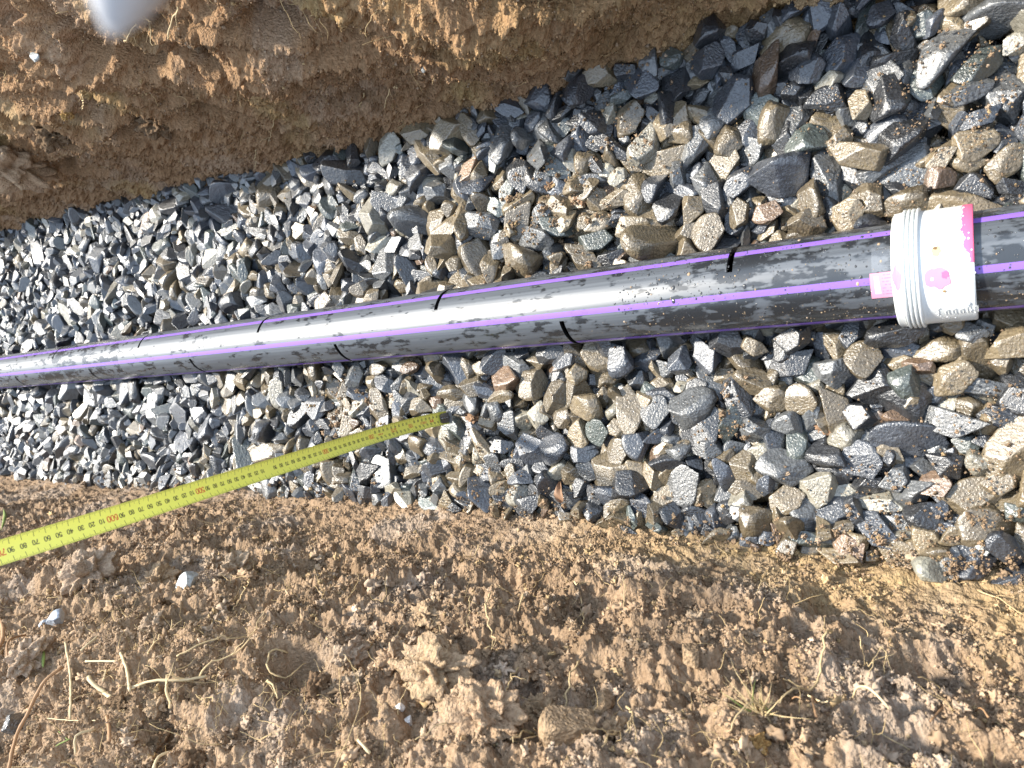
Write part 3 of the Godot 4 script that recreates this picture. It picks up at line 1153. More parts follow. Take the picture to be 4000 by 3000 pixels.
func write_text(img: Image, text: String, cx: float, cy: float, py: float, ink: Color, bold := 1.0) -> void:
	var px := py * 0.70
	var x := cx - text.length() * 6.0 * px / 2.0 + px / 2.0
	for ch in text:
		if GLYPH.has(ch):
			var rows: PackedStringArray = GLYPH[ch].split(" ")
			for r in 7:
				for c in 5:
					if rows[r][c] == "1":
						img.fill_rect(Rect2i(roundi(x + c * px), roundi(cy - 3.5 * py + r * py), ceili(px * bold), ceili(py)), ink)
		x += 6.0 * px

func tape_image(from_mm: float, to_mm: float) -> ImageTexture:
	var w := 2048
	var h := 128
	var k := w / (to_mm - from_mm)
	var img := Image.create(w, h, false, Image.FORMAT_RGB8)
	img.fill(lin(0.86, 0.84, 0.15))
	for n in 2600:
		var t := rng.randf_range(0.86, 1.05)
		img.fill_rect(Rect2i(rng.randi() % w, rng.randi() % h, 1 + rng.randi() % 9, 1), lin(0.86 * t, 0.84 * t, 0.15 * t))
	var ink := lin(0.03, 0.035, 0.02)
	var red := lin(0.62, 0.10, 0.03)
	for mm in range(int(from_mm), int(to_mm)):
		var x := roundi((mm - from_mm) * k)
		var l := 12
		if mm % 10 == 0: l = 34
		elif mm % 5 == 0: l = 22
		img.fill_rect(Rect2i(x, 0, 2 if mm % 10 == 0 else 1, l), ink)
		img.fill_rect(Rect2i(x, h - l, 2 if mm % 10 == 0 else 1, l), ink)
	for mm in range(int(from_mm) + 10, int(to_mm), 10):
		var x := (mm - from_mm) * k
		var t := str(mm) if mm % 100 == 0 else str(mm % 100)
		if mm % 100 == 0: write_text(img, t, x - 2, 64, 4.6, red, 1.5)
		elif mm < 205:
			if mm > 25:
				write_text(img, t, x - 6, 40, 2.8, ink, 1.3)
				write_text(img, t, x - 6, 90, 2.8, ink, 1.3)
		else: write_text(img, t, x, 64, 3.4, ink, 1.5)
	if from_mm < 1.0:
		img.fill_rect(Rect2i(roundi(40 * k), 52, roundi(9 * k), 24), red)
		write_text(img, "8m", 44.5 * k, 64, 2.6, lin(0.86, 0.84, 0.15), 1.2)
		write_text(img, "STANLEY", 66.0 * k, 64, 3.0, red, 1.3)
		write_text(img, "THE STANLEY", 144.0 * k, 57, 1.6, red, 1.2)
		write_text(img, "WORKS 1998", 144.0 * k, 73, 1.6, red, 1.2)
		write_text(img, "NO 30697L", 178.0 * k, 64, 1.6, red, 1.2)
	return ImageTexture.create_from_image(img)

func tape_at(s: float) -> Vector3:
	var p: Array[Vector3] = [Vector3(-0.0305, -0.075, -0.820), Vector3(-0.0320, 0.013, -0.806), Vector3(-0.0415, 0.112, -0.799), Vector3(-0.0535, 0.210, -0.788), Vector3(-0.0675, 0.308, -0.776), Vector3(-0.0820, 0.407, -0.766), Vector3(-0.0965, 0.505, -0.758), Vector3(-0.1130, 0.602, -0.757), Vector3(-0.1310, 0.699, -0.766), Vector3(-0.1510, 0.796, -0.783), Vector3(-0.174, 0.893, -0.808)]
	var t := clampf(s * 10.0, 0.0, 7.999) + 1.0
	var i := int(t)
	return p[i].cubic_interpolate(p[i + 1], p[i - 1], p[i + 2], t - i)

func make_tape() -> void:
	var root := base("tape_measure", Vector3.ZERO)
	tag(root, "yellow tape measure blade standing on the gravel and reaching over the bank", "tape measure")
	var width := 0.0252
	for half in 2:
		var rows := 81
		var cols := 11
		var pos := PackedVector3Array()
		var bpos := PackedVector3Array()
		var uv := PackedVector2Array()
		for i in rows:
			var s := half * 0.4 + 0.4 * i / (rows - 1.0)
			var p := tape_at(minf(s, 0.7995))
			var d := (tape_at(minf(s + 0.012, 0.7995)) - tape_at(maxf(s - 0.012, 0.0))).normalized()
			var to_eye := (CAM_AT + Vector3(0.10, 0, 0.0) - p).normalized()
			var wv := d.cross(to_eye).normalized()
			if wv.x < 0.0: wv = -wv
			var n := wv.cross(d).normalized()
			if n.dot(to_eye) < 0.0: n = -n
			for j in cols:
				var a := (j / (cols - 1.0) - 0.5) * 1.30      # hollow blade
				var rad := width / 1.30
				var q := p + wv * sin(a) * rad + n * (1.0 - cos(a)) * rad
				pos.append(q)
				bpos.append(q - n * 0.00035)
				uv.append(Vector2(i / (rows - 1.0), j / (cols - 1.0)))
		var front := plain(Color.WHITE, 0.38, 0.5)
		front.albedo_texture = tape_image(half * 400.0, half * 400.0 + 400.0)
		var m := grid_mesh(pos, rows, cols, false, PackedColorArray(), uv)
		obj("blade_face", m, front, root)
		obj("blade_back", grid_mesh(bpos, rows, cols, true), plain(lin(0.55, 0.57, 0.10), 0.4), root)
	# hook: a bent steel plate with two rivets and a claw at the tip
	var steel := plain(lin(0.20, 0.19, 0.18), 0.35)
	steel.metallic = 0.9
	var tip := tape_at(0.0)
	var d := (tape_at(0.02) - tip).normalized()
	var to_eye := (CAM_AT - tip).normalized()
	var wv := d.cross(to_eye).normalized()
	if wv.x < 0.0: wv = -wv
	var n := wv.cross(d).normalized()
	if n.dot(to_eye) < 0.0: n = -n
	var hook := MeshInstance3D.new()
	var bs := Basis(wv, d, n)
	if bs.determinant() < 0.0: bs.x = -bs.x
	var plate := CSGPolygon3D.new()
	plate.polygon = PackedVector2Array([Vector2(-0.0060, 0.024), Vector2(0.0060, 0.024), Vector2(0.0085, 0.019), Vector2(0.0095, -0.001), Vector2(-0.0095, -0.001), Vector2(-0.0085, 0.019)])
	plate.depth = 0.0012
	plate.material = steel
	plate.name = "hook_plate"
	root.add_child(plate, true)
	plate.transform = Transform3D(bs, tip + n * 0.0040)
	var claw := CSGPolygon3D.new()
	claw.polygon = PackedVector2Array([Vector2(-0.0105, 0.005), Vector2(0.0105, 0.005), Vector2(0.0115, -0.006), Vector2(0.006, -0.010), Vector2(-0.006, -0.010), Vector2(-0.0115, -0.006)])
	claw.depth = 0.0014
	claw.material = steel
	claw.name = "hook_claw"
	root.add_child(claw, true)
	claw.transform = Transform3D(bs * Basis(Vector3.RIGHT, -PI / 2.0 + 0.2), tip + d * -0.0012)
	for k in 3:
		var c := CylinderMesh.new()
		c.top_radius = 0.0020
		c.bottom_radius = 0.0027
		c.height = 0.0022
		c.radial_segments = 20
		var o := obj("rivet", c, steel, root)
		o.transform = Transform3D(bs * Basis(Vector3.RIGHT, PI / 2.0), tip + n * 0.0052 + d * (0.004 + 0.0075 * k))

# ------------------------------------------------------------------ roots, straw, twigs, grass
var strand_mats := {}
func strand(side: String, at: Array, mm: float, kind: String, lift: float, label: String, _g := "") -> void:
	var pts := PackedVector3Array()
	var keys: Array[Vector3] = []
	for i in at.size():
		var h := on_bank(side, at[i].x, at[i].y)
		var smooth := surf_point(side, at[i].x, at[i].y)
		var nn: Vector3 = smooth[1]
		keys.append(h[0] + nn * (mm * 0.0007 + 0.003 + lift * (0.5 + 0.7 * rng.randf()) * (0.3 if i == 0 else 1.0)))
	var wig := 0.0011 if kind == "root" else 0.0002
	mm *= 0.78
	for i in keys.size() - 1:
		var a := keys[maxi(i - 1, 0)]
		var d := keys[mini(i + 2, keys.size() - 1)]
		var steps := clampi(int(keys[i].distance_to(keys[i + 1]) / 0.006), 3, 14)
		for k in steps:
			pts.append(keys[i].cubic_interpolate(keys[i + 1], a, d, float(k) / steps) + Vector3(rng.randfn(), rng.randfn(), rng.randfn()) * wig)
	pts.append(keys[-1])
	var rad := PackedFloat32Array()
	for i in pts.size():
		var t := i / (pts.size() - 1.0)
		var r := mm * 0.0005
		if kind == "root": r *= lerpf(1.0, 0.45, t) * rng.randf_range(0.85, 1.15)
		elif kind == "grass": r *= sin(PI * clampf(t, 0.06, 0.94)) + 0.1
		else: r *= 1.0 + (0.22 if i % 6 == 0 else 0.0)
		rad.append(r)
	var st := tube(pts, rad, 7)
	if kind == "root" and pts.size() > 6:      # side rootlets
		for b in 1 + rng.randi() % 3:
			var i := rng.randi_range(1, pts.size() - 3)
			var dir := (pts[i + 1] - pts[i]).normalized().rotated(Vector3(rng.randfn(), rng.randfn(), rng.randfn()).normalized(), rng.randf_range(0.4, 1.0))
			var tw := PackedVector3Array()
			var tr := PackedFloat32Array()
			var q := pts[i]
			for k in 6:
				tw.append(q)
				tr.append(mm * 0.00022 * (1.0 - k * 0.12))
				q += dir * 0.005 + Vector3(rng.randfn(), rng.randfn(), rng.randfn()) * 0.0012
			tube(tw, tr, 5, st)
	var key := kind + str(rng.randi() % 3)
	if not strand_mats.has(key):
		var c: Vector3 = {"root": Vector3(0.56, 0.42, 0.23), "straw": Vector3(0.60, 0.48, 0.29), "twig": Vector3(0.32, 0.19, 0.10), "grass": Vector3(0.22, 0.28, 0.08)}[kind]
		c *= rng.randf_range(0.8, 1.2)
		strand_mats[key] = plain(lin(c.x, c.y, c.z), 0.7, 0.35)
	var o := obj({"root": "root", "straw": "straw", "twig": "twig", "grass": "grass_shoot"}[kind], finish(st), strand_mats[key])
	tag(o, label, {"root": "root", "straw": "straw", "twig": "twig", "grass": "grass blade"}[kind], {"root": "roots sticking out of the soil", "straw": "dry straws on the bank", "twig": "twigs on the bank", "grass": "grass blades on the bank"}[kind])

func fine_roots() -> void:
	var shapes := []
	for k in 8:
		var pts := PackedVector3Array()
		var rad := PackedFloat32Array()
		var q := Vector3.ZERO
		var d := Vector3(1, 0, 0)
		for i in 9:
			pts.append(q)
			rad.append(0.012 * (1.0 - i * 0.07))
			d = (d + Vector3(rng.randfn() * 0.3, rng.randfn() * 0.35, rng.randfn() * 0.35)).normalized()
			q += d * 0.125
		shapes.append(finish(tube(pts, rad, 5)))
	var m := plain(Color.WHITE, 0.75, 0.3)
	m.vertex_color_use_as_albedo = true
	for side in ["L", "R"]:
		var xf := [[], [], [], [], [], [], [], []]
		var tint := [[], [], [], [], [], [], [], []]
		var b: Dictionary = banks[side]
		var n := 0
		var want := 2600 if side == "L" else 1100
		while n < want:
			var k: int = rng.randi() % b.pos.size()
			var p: Vector3 = b.pos[k]
			var s: float = b.ss[k % b.cols]
			if p.z > 0.2 or p.z < -2.8 or s < 0.12: continue
			var thick := tone_noise.get_noise_3dv(p * 7.0 + Vector3(50, 0, 0)) + (0.35 * smoothstep(0.3, 0.6, s))
			if side == "L" and Vector2((p.z + 0.80) / 0.22, (s - 0.60) / 0.09).length() < 1.0: thick += 0.7
			if rng.randf() > smoothstep(0.0, 0.8, thick): continue
			n += 1
			var nn: Vector3 = b.nor[k]
			var a := Vector3(rng.randfn(), rng.randfn() - 0.3, rng.randfn() - (0.4 if side == "L" else 0.0))
			a = (a - nn * a.dot(nn) * 0.75).normalized()
			var c := a.cross(nn).normalized()
			var l := 0.024 * exp(rng.randfn() * 0.55)
			var th := rng.randf_range(0.6, 1.3) * 0.036
			var w := rng.randi() % 8
			xf[w].append(Transform3D(Basis(a * l, c.cross(a) * th, c * th), p + nn * 0.0008))
			var t := rng.randf_range(0.6, 1.15)
			tint[w].append(Color(0.56 * t, 0.41 * t, 0.21 * t))
		var root := base("fine_roots")
		tag(root, "fine hair roots matted over the sunlit bank" if side == "L" else "fine hair roots hanging from the trench wall", "roots", "", "stuff")
		for w in 8: scatter("rootlet_mass", shapes[w], m, xf[w], tint[w], root)

func grass_tuft() -> void:
	var h := on_bank("L", TUFT_Z, TUFT_S)
	var root := base("grass_tuft", h[0])
	tag(root, "dry grass tuft with few green blades at the lower right of the bank", "grass tuft", "")
	var dry := plain(lin(0.50, 0.38, 0.20), 0.75)
	var green := plain(lin(0.15, 0.20, 0.05), 0.6)
	for k in 34:
		var pts := PackedVector3Array()
		var rad := PackedFloat32Array()
		var q := Vector3(rng.randfn(), rng.randfn(), rng.randfn()) * 0.004
		var d := Vector3(0.55 + rng.randfn() * 0.25, 0.25 + rng.randf() * 0.5, -0.1 + rng.randfn() * 0.5).normalized()
		var l := rng.randf_range(0.02, 0.055)
		for i in 7:
			pts.append(q)
			rad.append(0.0009 * (1.05 - i / 6.0))
			d = (d + Vector3(rng.randfn() * 0.10, -0.07, rng.randfn() * 0.10)).normalized()
			q += d * l / 6.0
		obj("blade", finish(tube(pts, rad, 5)), green if k % 9 == 0 else dry, root)

const BITS := [[0.050, -1.165, 44, 0.0, "reddish soil clod on stones just below the far pipe"], [-0.025, -0.129, 40, 1.0, "crumbly red-brown clod right of the pale rounded stone"], [-0.051, -0.193, 36, 2.0, "dark red-brown clod left of the pale rounded stone"], [0.208, -1.642, 16, 3.0, "tiny tan clod on the far gravel above the pipe"], [-0.035, -0.791, 26, 4.0, "brown clod on the gravel just right of the tape hook"], [0.321, -0.553, 30, 5.0, "biggest brown clod among the soil crumbs above the pipe"], [0.355, -0.609, 20, 6.0, "smaller brown clod left of the biggest crumb-patch clod"]]
const LEAF_X := -0.155
const LEAF_Z := -0.592
const SPROUT_X := -0.122
const SPROUT_Z := -0.173
const PITS_L := [[-0.414, 0.320, 0.045, 0.030, 0.70], [-0.723, 0.544, 0.045, 0.045, 0.80], [-0.426, 0.474, 0.016, 0.035, 1.00], [-0.557, 0.579, 0.022, 0.030, 0.80], [-0.482, 0.588, 0.020, 0.028, 0.80], [-1.156, 0.655, 0.030, 0.025, 0.60], [-0.806, 0.684, 0.025, 0.030, 0.70], [-0.781, 0.707, 0.022, 0.030, 0.70], [-0.190, 0.269, 0.018, 0.022, 0.80], [-0.052, 0.286, 0.022, 0.025, 1.20], [-0.182, 0.205, 0.022, 0.022, 1.30], [-0.388, 0.522, 0.030, 0.020, 1.60], [-0.854, 0.346, 0.030, 0.020, 0.70], [-1.202, 0.337, 0.030, 0.020, 0.70]]
const PITS_BULGE_R := [[-1.056, 0.448, 0.050, 0.060, 0.80], [-1.189, 0.475, 0.050, 0.045, 0.70], [-0.799, 0.383, 0.050, 0.030, 0.70], [-1.451, 0.352, 0.040, 0.035, 0.60], [-1.851, 0.331, 0.050, 0.035, 0.60], [-1.769, 0.412, 0.050, 0.030, 0.60], [-0.849, 0.444, 0.060, 0.035, 0.60], [-0.52, 0.34, 0.17, -0.060, 0.90]]  # last entry swells: bulge added mostly out of view to shade the near end
const TUFT_Z := -0.188
const TUFT_S := 0.444

# ------------------------------------------------------------------ clods and odd stones in the earth
var clod_meshes: Array = []
func clod(side: String, z: float, s: float, w_mm: float, h_mm: float, kind: String, label: String) -> void:
	var h := on_bank(side, z, s)
	var nn: Vector3 = surf_point(side, z, s)[1]
	var up := Vector3(nn.y, -nn.x, 0) * (-1.0 if side == "L" else 1.0)
	var a := w_mm / 1720.0
	var b := h_mm / 1720.0
	var dep := minf(a, b) * 0.95
	var stone := kind in ["palestone", "bluestone", "darkstone", "white", "stone"]
	var mesh: Mesh = protos[rng.randi() % protos.size()] if stone else clod_meshes[rng.randi() % clod_meshes.size()]
	if kind == "smooth": mesh = protos[(label.length() * 3) % 20]
	var c: Vector3 = {"grey": Vector3(0.46, 0.35, 0.25), "tan": Vector3(0.46, 0.33, 0.215), "dark": Vector3(0.19, 0.125, 0.075), "sand": Vector3(0.45, 0.28, 0.11), "smooth": Vector3(0.42, 0.30, 0.19), "palestone": Vector3(0.36, 0.37, 0.35), "bluestone": Vector3(0.42, 0.47, 0.54), "darkstone": Vector3(0.06, 0.06, 0.058), "white": Vector3(0.72, 0.71, 0.70), "stone": Vector3(0.25, 0.24, 0.19)}[kind]
	var m: StandardMaterial3D = M.soil.duplicate() if not stone else rock_material(lin(c.x, c.y, c.z), 1.0)
	m.albedo_color = lin(c.x, c.y, c.z)
	if stone and kind != "darkstone": m.roughness_texture = null
	if stone: m.roughness = 0.6
	var o := obj("stone" if stone and kind != "white" else ("pebble" if stone else "clod"), mesh, m)
	var bs := Basis(Vector3.BACK * a, nn * dep, up * b) * Basis.from_euler(Vector3(0, rng.randf() * TAU, 0)) if absf(a - b) < 0.3 * a else Basis(Vector3.BACK * a, nn * dep, up * b)
	if bs.determinant() < 0.0: bs.z = -bs.z
	o.transform = Transform3D(bs, h[0] + nn * dep * (0.48 if not stone else 0.40))
	tag(o, label, "stone" if stone and kind != "white" else ("pebble" if stone else "clod"), "stones stuck in the soil" if stone else "clods of soil on the trench sides")

# ------------------------------------------------------------------ surroundings out of frame
func make_ground() -> void:
	var c := PackedColorArray()
	var mesh_pos := PackedVector3Array()
	var idx := PackedInt32Array()
	var far := 60.0
	var rects := [[-far, -1.40, -far, far, 0.665], [1.62, far, -far, far, 0.570], [-1.40, 1.62, -far, -4.5, 0.56], [-1.40, 1.62, 0.85, far, 0.56]]
	for r in rects:
		var k := mesh_pos.size()
		mesh_pos.append_array(PackedVector3Array([Vector3(r[0], r[4], r[2]), Vector3(r[1], r[4], r[2]), Vector3(r[0], r[4], r[3]), Vector3(r[1], r[4], r[3])]))
		for q in 4: c.append(Color(0.30, 0.2, 0.11))
		idx.append_array([k, k + 1, k + 2, k + 1, k + 3, k + 2])
	var o := obj("ground", indexed(mesh_pos, idx, c), M.soil)
	tag(o, "bare brown ground on both sides of the trench", "", "", "structure")
	var fp := PackedVector3Array([Vector3(-0.5, -0.112, -4.7), Vector3(0.9, -0.112, -4.7), Vector3(-0.5, -0.112, 0.95), Vector3(0.9, -0.112, 0.95)])
	var fc := PackedColorArray([Color(0.30, 0.2, 0.11), Color(0.30, 0.2, 0.11), Color(0.30, 0.2, 0.11), Color(0.30, 0.2, 0.11)])
	var fl := obj("trench_floor", indexed(fp, PackedInt32Array([0, 1, 2, 1, 3, 2]), fc), M.soil)
	tag(fl, "dark earth floor under the gravel", "", "", "structure")
	for e in [[-4.5, 1], [0.86, -1]]:
		var ep := PackedVector3Array([Vector3(-1.5, 0.55, e[0]), Vector3(1.7, 0.55, e[0]), Vector3(-1.5, -0.12, e[0] + 0.1 * e[1]), Vector3(1.7, -0.12, e[0] + 0.1 * e[1])])
		var ec := PackedColorArray([Color(0.26, 0.17, 0.09), Color(0.26, 0.17, 0.09), Color(0.22, 0.14, 0.08), Color(0.22, 0.14, 0.08)])
		var eo := obj("trench_end", indexed(ep, PackedInt32Array([0, 1, 2, 1, 3, 2] if e[1] > 0 else [0, 2, 1, 1, 2, 3]), ec), M.soil)
		tag(eo, "earth end of the trench", "", "", "structure")

func gravel_bits() -> void:
	for q in BITS:
		var o := obj("clod", clod_meshes[int(q[3])], M.crumb)
		var m: StandardMaterial3D = M.crumb.duplicate()
		m.albedo_color = lin(0.25, 0.155, 0.095)
		o.material_override = m
		var r: float = q[2] / 2000.0
		o.transform = Transform3D(Basis.from_euler(Vector3(q[3], q[3] * 2.0, 0)).scaled(Vector3(r, r * 0.7, r * 1.2)), Vector3(q[0], top_at(q[0], q[1]) + r * 0.1, q[1]))
		tag(o, q[4], "clod", "soil clods lying on the gravel")
	# a curled brown leaf
	var pos := PackedVector3Array()
	for i in 15:
		for j in 7:
			var u := i / 14.0
			var v := j / 6.0 - 0.5
			var w := 0.0085 * sin(PI * pow(u, 0.8)) + 0.0006
			pos.append(Vector3(0.034 * (u - 0.5), 0.006 * sin(u * 4.0) + 0.010 * absf(v) + 0.002 * sin(v * 9.0 + u * 6.0), v * 2.0 * w))
	var leaf := obj("leaf", grid_mesh(pos, 15, 7), plain(lin(0.22, 0.125, 0.07), 0.7))
	leaf.transform = Transform3D(Basis(Vector3.UP, 0.15), Vector3(LEAF_X, top_at(LEAF_X, LEAF_Z) + 0.006, LEAF_Z))
	tag(leaf, "curled dry brown leaf on the stones near the sandy bank foot", "leaf")
	var green := plain(lin(0.16, 0.25, 0.05), 0.6)
	var sprout := base("sprout", Vector3(SPROUT_X, top_at(SPROUT_X, SPROUT_Z), SPROUT_Z))
	tag(sprout, "tiny green sprout growing between stones in the lower right gravel", "sprout")
	for k in 4:
		var pts := PackedVector3Array()
		var rad := PackedFloat32Array()
		for i in 6:
			pts.append(Vector3((k - 1.5) * 0.002 * i, 0.003 * i, -0.002 * i * (k % 2)))
			rad.append(0.0011 * (1.0 - i / 6.5))
		obj("blade", finish(tube(pts, rad, 5)), green, sprout)

func cord_end() -> void:
	# something pale hangs so near the lens that it is only a blur
	var at := CAM_AT + F * 0.098 + U * 0.0555 + R * 0.0540
	var root := base("cord", at)
	tag(root, "pale grey cord end hanging blurred close to the lens at the upper edge", "cord")
	var pts := PackedVector3Array()
	var rad := PackedFloat32Array()
	for i in 12:
		var t := i / 11.0
		pts.append(R * (-0.0040 + 0.05 * t) + U * (0.001 - 0.004 * t) + F * 0.004 * sin(t * 3.0))
		rad.append([0.0014, 0.0042, 0.0060, 0.0072, 0.0080, 0.0085, 0.0088, 0.0088, 0.0088, 0.0088, 0.0088, 0.0088][i])
	obj("cord_body", finish(tube(pts, rad, 16)), plain(lin(0.30, 0.30, 0.31), 0.8), root)

# ------------------------------------------------------------------ build
func setup_noise() -> void:
	rng.seed = 20240611
	for q in [[big_noise, 1, 1.0, 3], [mid_noise, 2, 1.0, 2], [fine_noise, 3, 1.0, 3], [tone_noise, 4, 1.0, 2]]:
		q[0].noise_type = FastNoiseLite.TYPE_SIMPLEX_SMOOTH
		q[0].seed = q[1]
		q[0].frequency = q[2]
		q[0].fractal_type = FastNoiseLite.FRACTAL_FBM
		q[0].fractal_octaves = q[3]
	cell_noise.noise_type = FastNoiseLite.TYPE_CELLULAR
	cell_noise.seed = 9
	cell_noise.frequency = 1.0
	cell_noise.fractal_type = FastNoiseLite.FRACTAL_NONE
	cell_noise.cellular_return_type = FastNoiseLite.RETURN_DISTANCE

func _ready() -> void:
	setup_noise()
	make_view()
	make_materials()
	make_profiles()
	make_ground()
	var t0 := Time.get_ticks_msec()
	make_bank("L")
	make_bank("R")
	print("banks ", Time.get_ticks_msec() - t0)
	make_ico(4)
	for k in 26: protos.append(stone_proto(rng.randf_range(34.0, 80.0), rng.randi_range(6, 10), rng.randf_range(0.02, 0.05), rng.randf_range(-0.12, 0.28), Color(1.95, 1.6, 1.12) * rng.randf_range(0.8, 1.2)))
	for k in 8: protos.append(stone_proto(rng.randf_range(11.0, 18.0), rng.randi_range(9, 13), rng.randf_range(0.03, 0.06), rng.randf_range(0.0, 0.3), Color(1.9, 1.65, 1.2)))
	for k in 7: clod_meshes.append(lump_proto(20.0 + k, 0.50, 0, 0.10))
	make_ico(2)
	for k in 6: lumps.append(lump_proto(k + 1.0, 0.80, 0, 0.38))
	print("protos ", Time.get_ticks_msec() - t0)
	set_heroes()
	make_gravel()
	print("gravel ", Time.get_ticks_msec() - t0)
	make_pipe()
	make_coupling()
	make_tape()
	print("pipe ", Time.get_ticks_msec() - t0)
	crumbs("L", 170000)
	crumbs("R", 200000)
	mud_on_gravel()
	set_clods()
	set_strands()
	gravel_bits()
	fine_roots()
	grass_tuft()
	make_drops()
	cord_end()
	print("all ", Time.get_ticks_msec() - t0)

# ------------------------------------------------------------------ where the single things lie (metres: across, along; millimetres: size)
func set_heroes() -> void:
	hero(-0.041, -0.060, 81, 37, -10, "G", "a", "large mid grey slab-like sliver stone above the lower right corner of the gravel")
	hero(0.400, -0.048, 73, 44, 45, "G", "a", "large mid grey long angular stone left of the upper right corner of the gravel")
	hero(0.515, -0.897, 71, 40, 5, "O", "a", "large olive-brown dusty slab-like sliver stone left of the soil crumbs on the gravel")
	hero(0.383, -0.587, 69, 45, -35, "N", "a", "large greenish grey long angular stone above the soil crumbs on the gravel")
	hero(0.434, -0.904, 68, 43, 30, "B", "a", "large dark blue-grey long angular stone above the second saw slot on the wall side")
	hero(0.443, -0.697, 67, 53, 75, "G", "r", "large mid grey rounded stone left of the soil crumbs on the gravel")
	hero(0.308, -0.089, 67, 36, 30, "K", "a", "large near-black slab-like sliver stone above the reddish muddy patch")
	hero(0.003, -0.138, 67, 35, 25, "K", "a", "large near-black slab-like sliver stone below the purple-striped pipe near the coupling")
	hero(-0.142, -0.474, 67, 42, 0, "K", "a", "large near-black long angular stone left of the middle of the bed on the bank side")
	hero(0.499, -0.976, 67, 61, 0, "W", "r", "large pale dusty cream rounded stone above the second saw slot on the wall side")
	hero(0.374, -0.438, 66, 56, 60, "W", "r", "large pale dusty cream rounded stone right of the soil crumbs on the gravel")
	hero(-0.135, -0.385, 64, 45, 35, "G", "a", "large mid grey long angular stone below the middle of the bed on the bank side")
	hero(0.502, -0.502, 64, 38, 5, "O", "a", "large olive-brown dusty long angular stone left of the foot of the trench wall")
	hero(0.388, -0.665, 64, 47, -60, "K", "a", "large near-black long angular stone left of the soil crumbs on the gravel")
	hero(-0.022, -0.374, 63, 42, 25, "G", "a", "large mid grey long angular stone above the middle of the bed on the bank side")
	hero(-0.167, -0.597, 63, 40, 10, "G", "a", "large mid grey long angular stone right of the lower gravel edge below the tape hook")
	hero(-0.088, -0.194, 63, 25, -15, "K", "a", "large near-black slab-like sliver stone above the sandy foot of the bank")
	hero(0.312, -0.741, 63, 51, -30, "G", "a", "large mid grey angular stone above the second saw slot on the wall side")
	hero(-0.010, -1.021, 61, 42, -60, "O", "a", "olive-brown dusty long angular stone below the second saw slot on the bank side")
	hero(0.411, -0.293, 61, 75, 0, "B", "a", "dark blue-grey angular stone above the middle of the bed on the wall side")
	hero(-0.138, -1.012, 61, 54, 50, "G", "a", "mid grey angular stone left of the tape hook")
	hero(0.475, -0.220, 61, 50, 0, "O", "r", "olive-brown dusty rounded stone above the middle of the bed on the wall side")
	hero(0.509, -1.074, 60, 50, 80, "K", "a", "near-black angular stone above the second saw slot on the wall side")
	hero(0.063, -0.930, 59, 34, 5, "R", "r", "rusty brown oval rounded stone above the tape hook")
	hero(0.383, -0.006, 56, 34, 35, "N", "a", "greenish grey long angular stone right of the upper right corner of the gravel")
	hero(0.068, -0.111, 56, 32, 10, "K", "a", "near-black slab-like sliver stone below the white coupling")
	hero(0.337, -0.677, 55, 31, 20, "O", "a", "olive-brown dusty slab-like sliver stone left of the soil crumbs on the gravel")
	hero(0.221, -0.090, 55, 36, 10, "O", "r", "olive-brown dusty oval rounded stone below the reddish muddy patch")
	hero(0.031, -0.657, 55, 52, 60, "O", "a", "olive-brown dusty angular stone left of the first saw slot on the bank side")
	hero(-0.089, -0.661, 55, 49, 60, "B", "a", "dark blue-grey angular stone above the lower gravel edge below the tape hook")
	hero(-0.044, -0.320, 55, 32, 70, "N", "a", "greenish grey slab-like sliver stone right of the middle of the bed on the bank side")
	hero(0.396, -0.860, 54, 51, 0, "G", "a", "mid grey angular stone above the second saw slot on the wall side")
	hero(-0.000, -0.723, 54, 25, 10, "O", "a", "olive-brown dusty slab-like sliver stone right of the tape hook")
	hero(-0.084, -0.841, 54, 45, -20, "O", "a", "olive-brown dusty angular stone below the tape hook")
	hero(0.474, -0.335, 53, 44, 90, "B", "a", "dark blue-grey angular stone right of the foot of the trench wall")
	hero(0.243, -0.132, 53, 45, -60, "O", "a", "olive-brown dusty angular stone below the reddish muddy patch")
	hero(0.357, -0.309, 52, 46, 90, "O", "r", "olive-brown dusty rounded stone left of the middle of the bed on the wall side")
	hero(0.043, -0.061, 52, 33, 0, "O", "r", "olive-brown dusty oval rounded stone below the white coupling")
	hero(0.420, -0.546, 52, 36, 80, "B", "a", "dark blue-grey long angular stone above the soil crumbs on the gravel")
	hero(0.430, -0.157, 52, 50, 0, "B", "a", "dark blue-grey angular stone above the reddish muddy patch")
	hero(-0.017, -0.549, 52, 47, 70, "O", "a", "olive-brown dusty angular stone below the first saw slot on the bank side")
	hero(0.365, -0.136, 51, 31, 80, "O", "a", "olive-brown dusty long angular stone above the reddish muddy patch")
	hero(0.038, -1.001, 51, 35, -60, "B", "a", "dark blue-grey long angular stone right of the second saw slot on the bank side")
	hero(-0.088, -0.616, 51, 43, 0, "B", "a", "dark blue-grey angular stone right of the lower gravel edge below the tape hook")
	hero(0.375, -0.171, 50, 34, 0, "K", "a", "near-black long angular stone right of the middle of the bed on the wall side")
	hero(0.427, -0.460, 50, 47, 0, "O", "r", "olive-brown dusty rounded stone below the foot of the trench wall")
	hero(0.068, -0.225, 50, 37, 0, "K", "a", "near-black long angular stone below the purple-striped pipe near the coupling")
	hero(0.332, -0.200, 49, 45, 0, "N", "a", "greenish grey angular stone right of the middle of the bed on the wall side")
	hero(0.250, -0.201, 49, 40, 60, "O", "a", "olive-brown dusty angular stone below the middle of the bed on the wall side")
	hero(0.051, -0.761, 49, 29, -10, "O", "r", "olive-brown dusty oval rounded stone above the tape hook")
	hero(-0.035, -0.643, 49, 49, 0, "W", "r", "pale dusty cream rounded stone below the first saw slot on the bank side")
